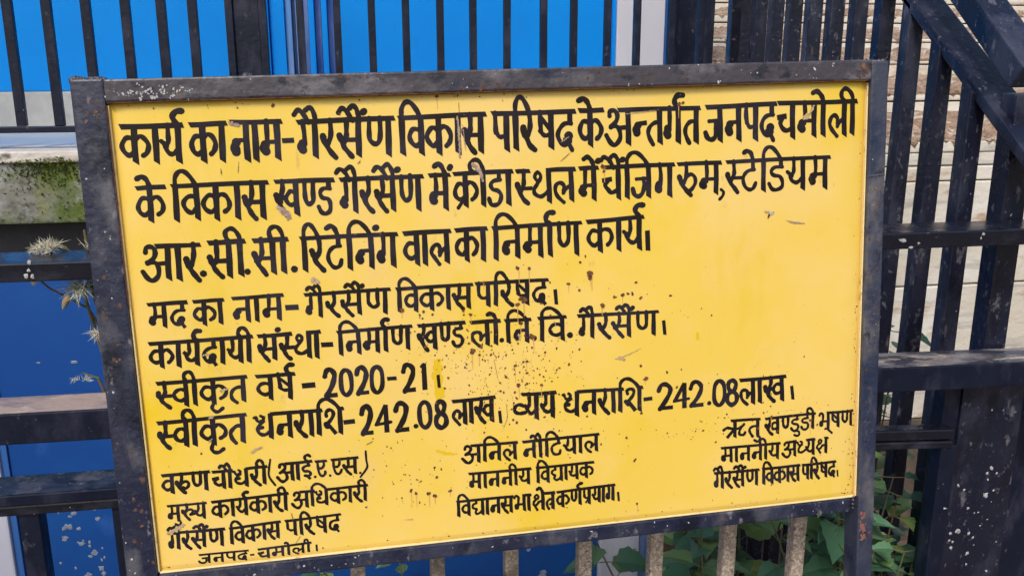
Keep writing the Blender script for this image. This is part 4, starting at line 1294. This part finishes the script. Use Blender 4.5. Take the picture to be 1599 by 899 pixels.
# ------------------------------------------------------------------ dry thistle bits caught on the rails (left)
tp = empty('dry_thistle', (-.432, 1.612, GZ), 'dry spiny thistle growing behind the left rails, heads poking out beside the sign frame', 'dry plant')
TB = tp.location
def spines(loc, size, material, dirs, n, seed):
    rr = random.Random(seed)
    bm = bmesh.new()
    for i in range(n):
        d = Vector((rr.gauss(0, 1), rr.gauss(0, 1) * .6, rr.gauss(0, 1))).normalized()
        d = (d + Vector(dirs)).normalized()
        b0 = Vector((rr.gauss(0, .22), rr.gauss(0, .15), rr.gauss(0, .10))) * size
        ln_ = size * rr.uniform(.4, 1.05)
        s = d.cross(Vector((rr.gauss(0, 1), rr.gauss(0, 1), rr.gauss(0, 1)))).normalized() * size * rr.uniform(.018, .04)
        bend = Vector((rr.gauss(0, .16), rr.gauss(0, .1), -.12 + rr.gauss(0, .12))) * ln_
        mid = b0 + d * ln_ * .55 + bend * .3
        tip = b0 + d * ln_ + bend
        t_ = s.cross(d).normalized() * s.length
        ring = [bm.verts.new(b0 + s), bm.verts.new(b0 - s * .5 + t_), bm.verts.new(b0 - s * .5 - t_)]
        rm = [bm.verts.new(mid + s * .7), bm.verts.new(mid - s * .35 + t_ * .7), bm.verts.new(mid - s * .35 - t_ * .7)]
        e = bm.verts.new(tip)
        for k in range(3):
            bm.faces.new((ring[k], ring[(k + 1) % 3], rm[(k + 1) % 3], rm[k]))
            bm.faces.new((rm[k], rm[(k + 1) % 3], e))
    bmesh.ops.translate(bm, verts=bm.verts, vec=Vector(loc) - TB)
    tag(link('spines', bm, material, tp), kind='stuff')
def bud(loc, sz, material):
    bm = bmesh.new()
    bmesh.ops.create_uvsphere(bm, u_segments=14, v_segments=12, radius=1)
    for v in bm.verts:
        k = .75 + .35 * v.co.z
        v.co = Vector((v.co.x * sz[0] * k + v.co.z * sz[3], v.co.y * sz[1] * k, v.co.z * sz[2])) + Vector(loc) - TB
    link('bud', bm, material, tp, smooth=True)
bm = bmesh.new()
V_ = lambda *p: Vector(p) - TB
tube(bm, [V_(-.432, 1.612, GZ), V_(-.424, 1.614, .3), V_(-.43, 1.612, .8), V_(-.438, 1.61, 1.05), V_(-.444, 1.608, 1.20), V_(-.447, 1.60, 1.262)], [.006, .0055, .005, .0045, .004, .002], 7)
tube(bm, [V_(-.438, 1.61, 1.10), V_(-.455, 1.604, 1.20), V_(-.480, 1.598, 1.235), V_(-.497, 1.585, 1.246)], [.003, .003, .0028, .002], 6)
tube(bm, [V_(-.436, 1.61, 1.0), V_(-.450, 1.600, 1.10), V_(-.452, 1.575, 1.16), V_(-.446, 1.545, 1.186)], [.003, .003, .0025, .002], 6)
tube(bm, [V_(-.431, 1.612, .84), V_(-.424, 1.600, .90), V_(-.416, 1.55, .912)], [.003, .0028, .002], 6)
tube(bm, [V_(-.436, 1.61, .93), V_(-.455, 1.607, 1.0), V_(-.478, 1.603, 1.012)], [.003, .0025, .0015], 6)
tube(bm, [V_(-.438, 1.61, 1.08), V_(-.452, 1.59, 1.13), V_(-.50, 1.56, 1.175), V_(-.512, 1.54, 1.20)], [.0025, .002, .0018, .0015], 6)
link('stalk', bm, m_stem, tp)
spines((-.497, 1.575, 1.238), .024, m_strawa, (0, -.2, .7), 220, 1)
spines((-.515, 1.570, 1.238), .016, m_strawa, (-.3, -.2, .3), 90, 12)
spines((-.440, 1.575, 1.240), .022, m_strawa, (.2, 0, 1.0), 9, 9)
spines((-.444, 1.535, 1.182), .029, m_strawb, (-.2, -.2, -.25), 200, 2)
bud((-.468, 1.530, 1.158), (.008, .008, .013, .006), m_bud)
bud((-.512, 1.535, 1.197), (.011, .010, .011, .003), m_budpale)
spines((-.430, 1.545, 1.098), .017, m_strawa, (-.2, -.2, 0), 110, 4)
spines((-.470, 1.594, 1.003), .013, m_strawb, (.4, 0, .5), 40, 5)
spines((-.487, 1.594, 1.003), .011, m_strawa, (-.7, 0, .3), 26, 6)
bud((-.416, 1.54, .887), (.010, .010, .020, .006), m_budtip)

# ------------------------------------------------------------------ nettle-like plants behind the railing, lower right
def leaf(bm, base, d, nrm, ln_, wd):
    d = d.normalized()
    s = d.cross(nrm).normalized()
    n_ = s.cross(d).normalized()
    K = 9
    prev = None
    for i in range(K + 1):
        t = i / K
        prof = (math.sin(math.pi * t ** .62) ** .9) * (1 - .25 * t) if 0 < t < 1 else 0
        tooth = 1 + (.10 if i % 2 else -.05)
        w = wd * prof * tooth * .5
        c = base + d * ln_ * t - n_ * ln_ * .30 * t * t
        up_ = n_ * w * .38
        cur_ = (bm.verts.new(c - s * w + up_), bm.verts.new(c), bm.verts.new(c + s * w + up_))
        if prev:
            bm.faces.new((prev[0], prev[1], cur_[1], cur_[0]))
            bm.faces.new((prev[1], prev[2], cur_[2], cur_[1]))
        prev = cur_
def plant(x_, y_, h, lean, seed, label, big=1.0):
    h -= GZ
    rr = random.Random(seed)
    root = empty('leafy_plant', (x_, y_, GZ), label, 'plant', 'leafy plants behind the railing')
    sb, lb = bmesh.new(), bmesh.new()
    for st in range(2):
        pts, rad = [], []
        lx, ly = lean[0] + rr.gauss(0, .10), lean[1] + rr.gauss(0, .07)
        hh = h * (1 if st == 0 else rr.uniform(.70, .92))
        ox, oy = rr.gauss(0, .03), rr.gauss(0, .03)
        for i in range(9):
            t = i / 8
            pts.append(Vector((ox + lx * t ** 1.5 + .01 * math.sin(t * 7 + seed), oy + ly * t ** 1.5, hh * t)))
            rad.append(.0055 * (1 - .7 * t))
        tube(sb, pts, rad, 7)
        nn = int(hh / .055)
        az = rr.uniform(0, 6)
        for q in range(2, nn + 1):
            t = q / nn
            f = t * 8
            i = min(7, int(f))
            p = pts[i].lerp(pts[i + 1], f - i)
            az += math.pi / 2 + rr.gauss(0, .3)
            for sgn in (0, math.pi):
                a_ = az + sgn
                sz = big * rr.uniform(.065, .115) * (1 - .45 * max(0, t - .75) / .25)
                el = rr.uniform(-.15, .55)
                d = Vector((math.cos(a_) * math.cos(el), math.sin(a_) * math.cos(el), math.sin(el)))
                pet = p + d * .025
                tube(sb, [p, pet], [.0016, .0012], 5)
                leaf(lb, pet, d, Vector((rr.gauss(0, .25), rr.gauss(-.25, .25), 1)), sz, sz * rr.uniform(.62, .78))
    link('stem', sb, m_stem, root)
    link('foliage', lb, m_leaf, root)
for i, (x_, y_, h, ln_, lab, big) in enumerate((
    (1.10, 1.78, .55, (-.03, -.02), 'leafy green plant seen between the sign leg and the tan bar next to it', 1.05),
    (.96, 2.02, .66, (.02, .02), 'tall leafy green plant directly behind the right end of the board', 1.1),
    (.83, 1.88, .50, (-.02, 0), 'leafy plant between the two right-most tan bars', 1.05),
    (.85, 2.12, .50, (-.03, 0), 'leafy plant whose pointed leaves overlap the pale pillar under the board', 1.15),
    (1.13, 1.74, .78, (.0, .0), 'tallest leafy plant, right of the sign leg and under the middle rail', .9),
    (1.17, 1.86, .62, (-.01, 0), 'leafy plant in the shade between the sign leg and the corner bar', 1.0),
    (1.09, 1.69, .50, (.02, 0), 'lower leafy plant just right of the sign leg', .85),
    (1.15, 1.66, .58, (.0, .0), 'bushy leafy plant low between the sign leg and the corner bar', 1.15),
    (1.10, 1.80, .72, (.02, .0), 'leafy plant rising just behind the right sign leg', 1.2),
    (1.26, 2.02, .84, (.0, 0), 'leafy plant mixed into the lowest part of the stair railing', 1.0),
    (.76, 1.98, .20, (.0, -.03), 'low leafy plant at the foot of the pale pillar', 1.0),
    (1.00, 2.45, .72, (0, 0), 'leafy plant farthest back against the brown side wall', 1.1),
    (1.42, 2.45, .90, (.02, 0), 'leafy plant seen through the stair railing beside the broad post', 1.0),
    (.06, 2.42, .19, (-.02, 0), 'small leafy plant low before the deep blue lower wall', .8))):
    plant(x_, y_, h, ln_, 40 + i, lab, big)
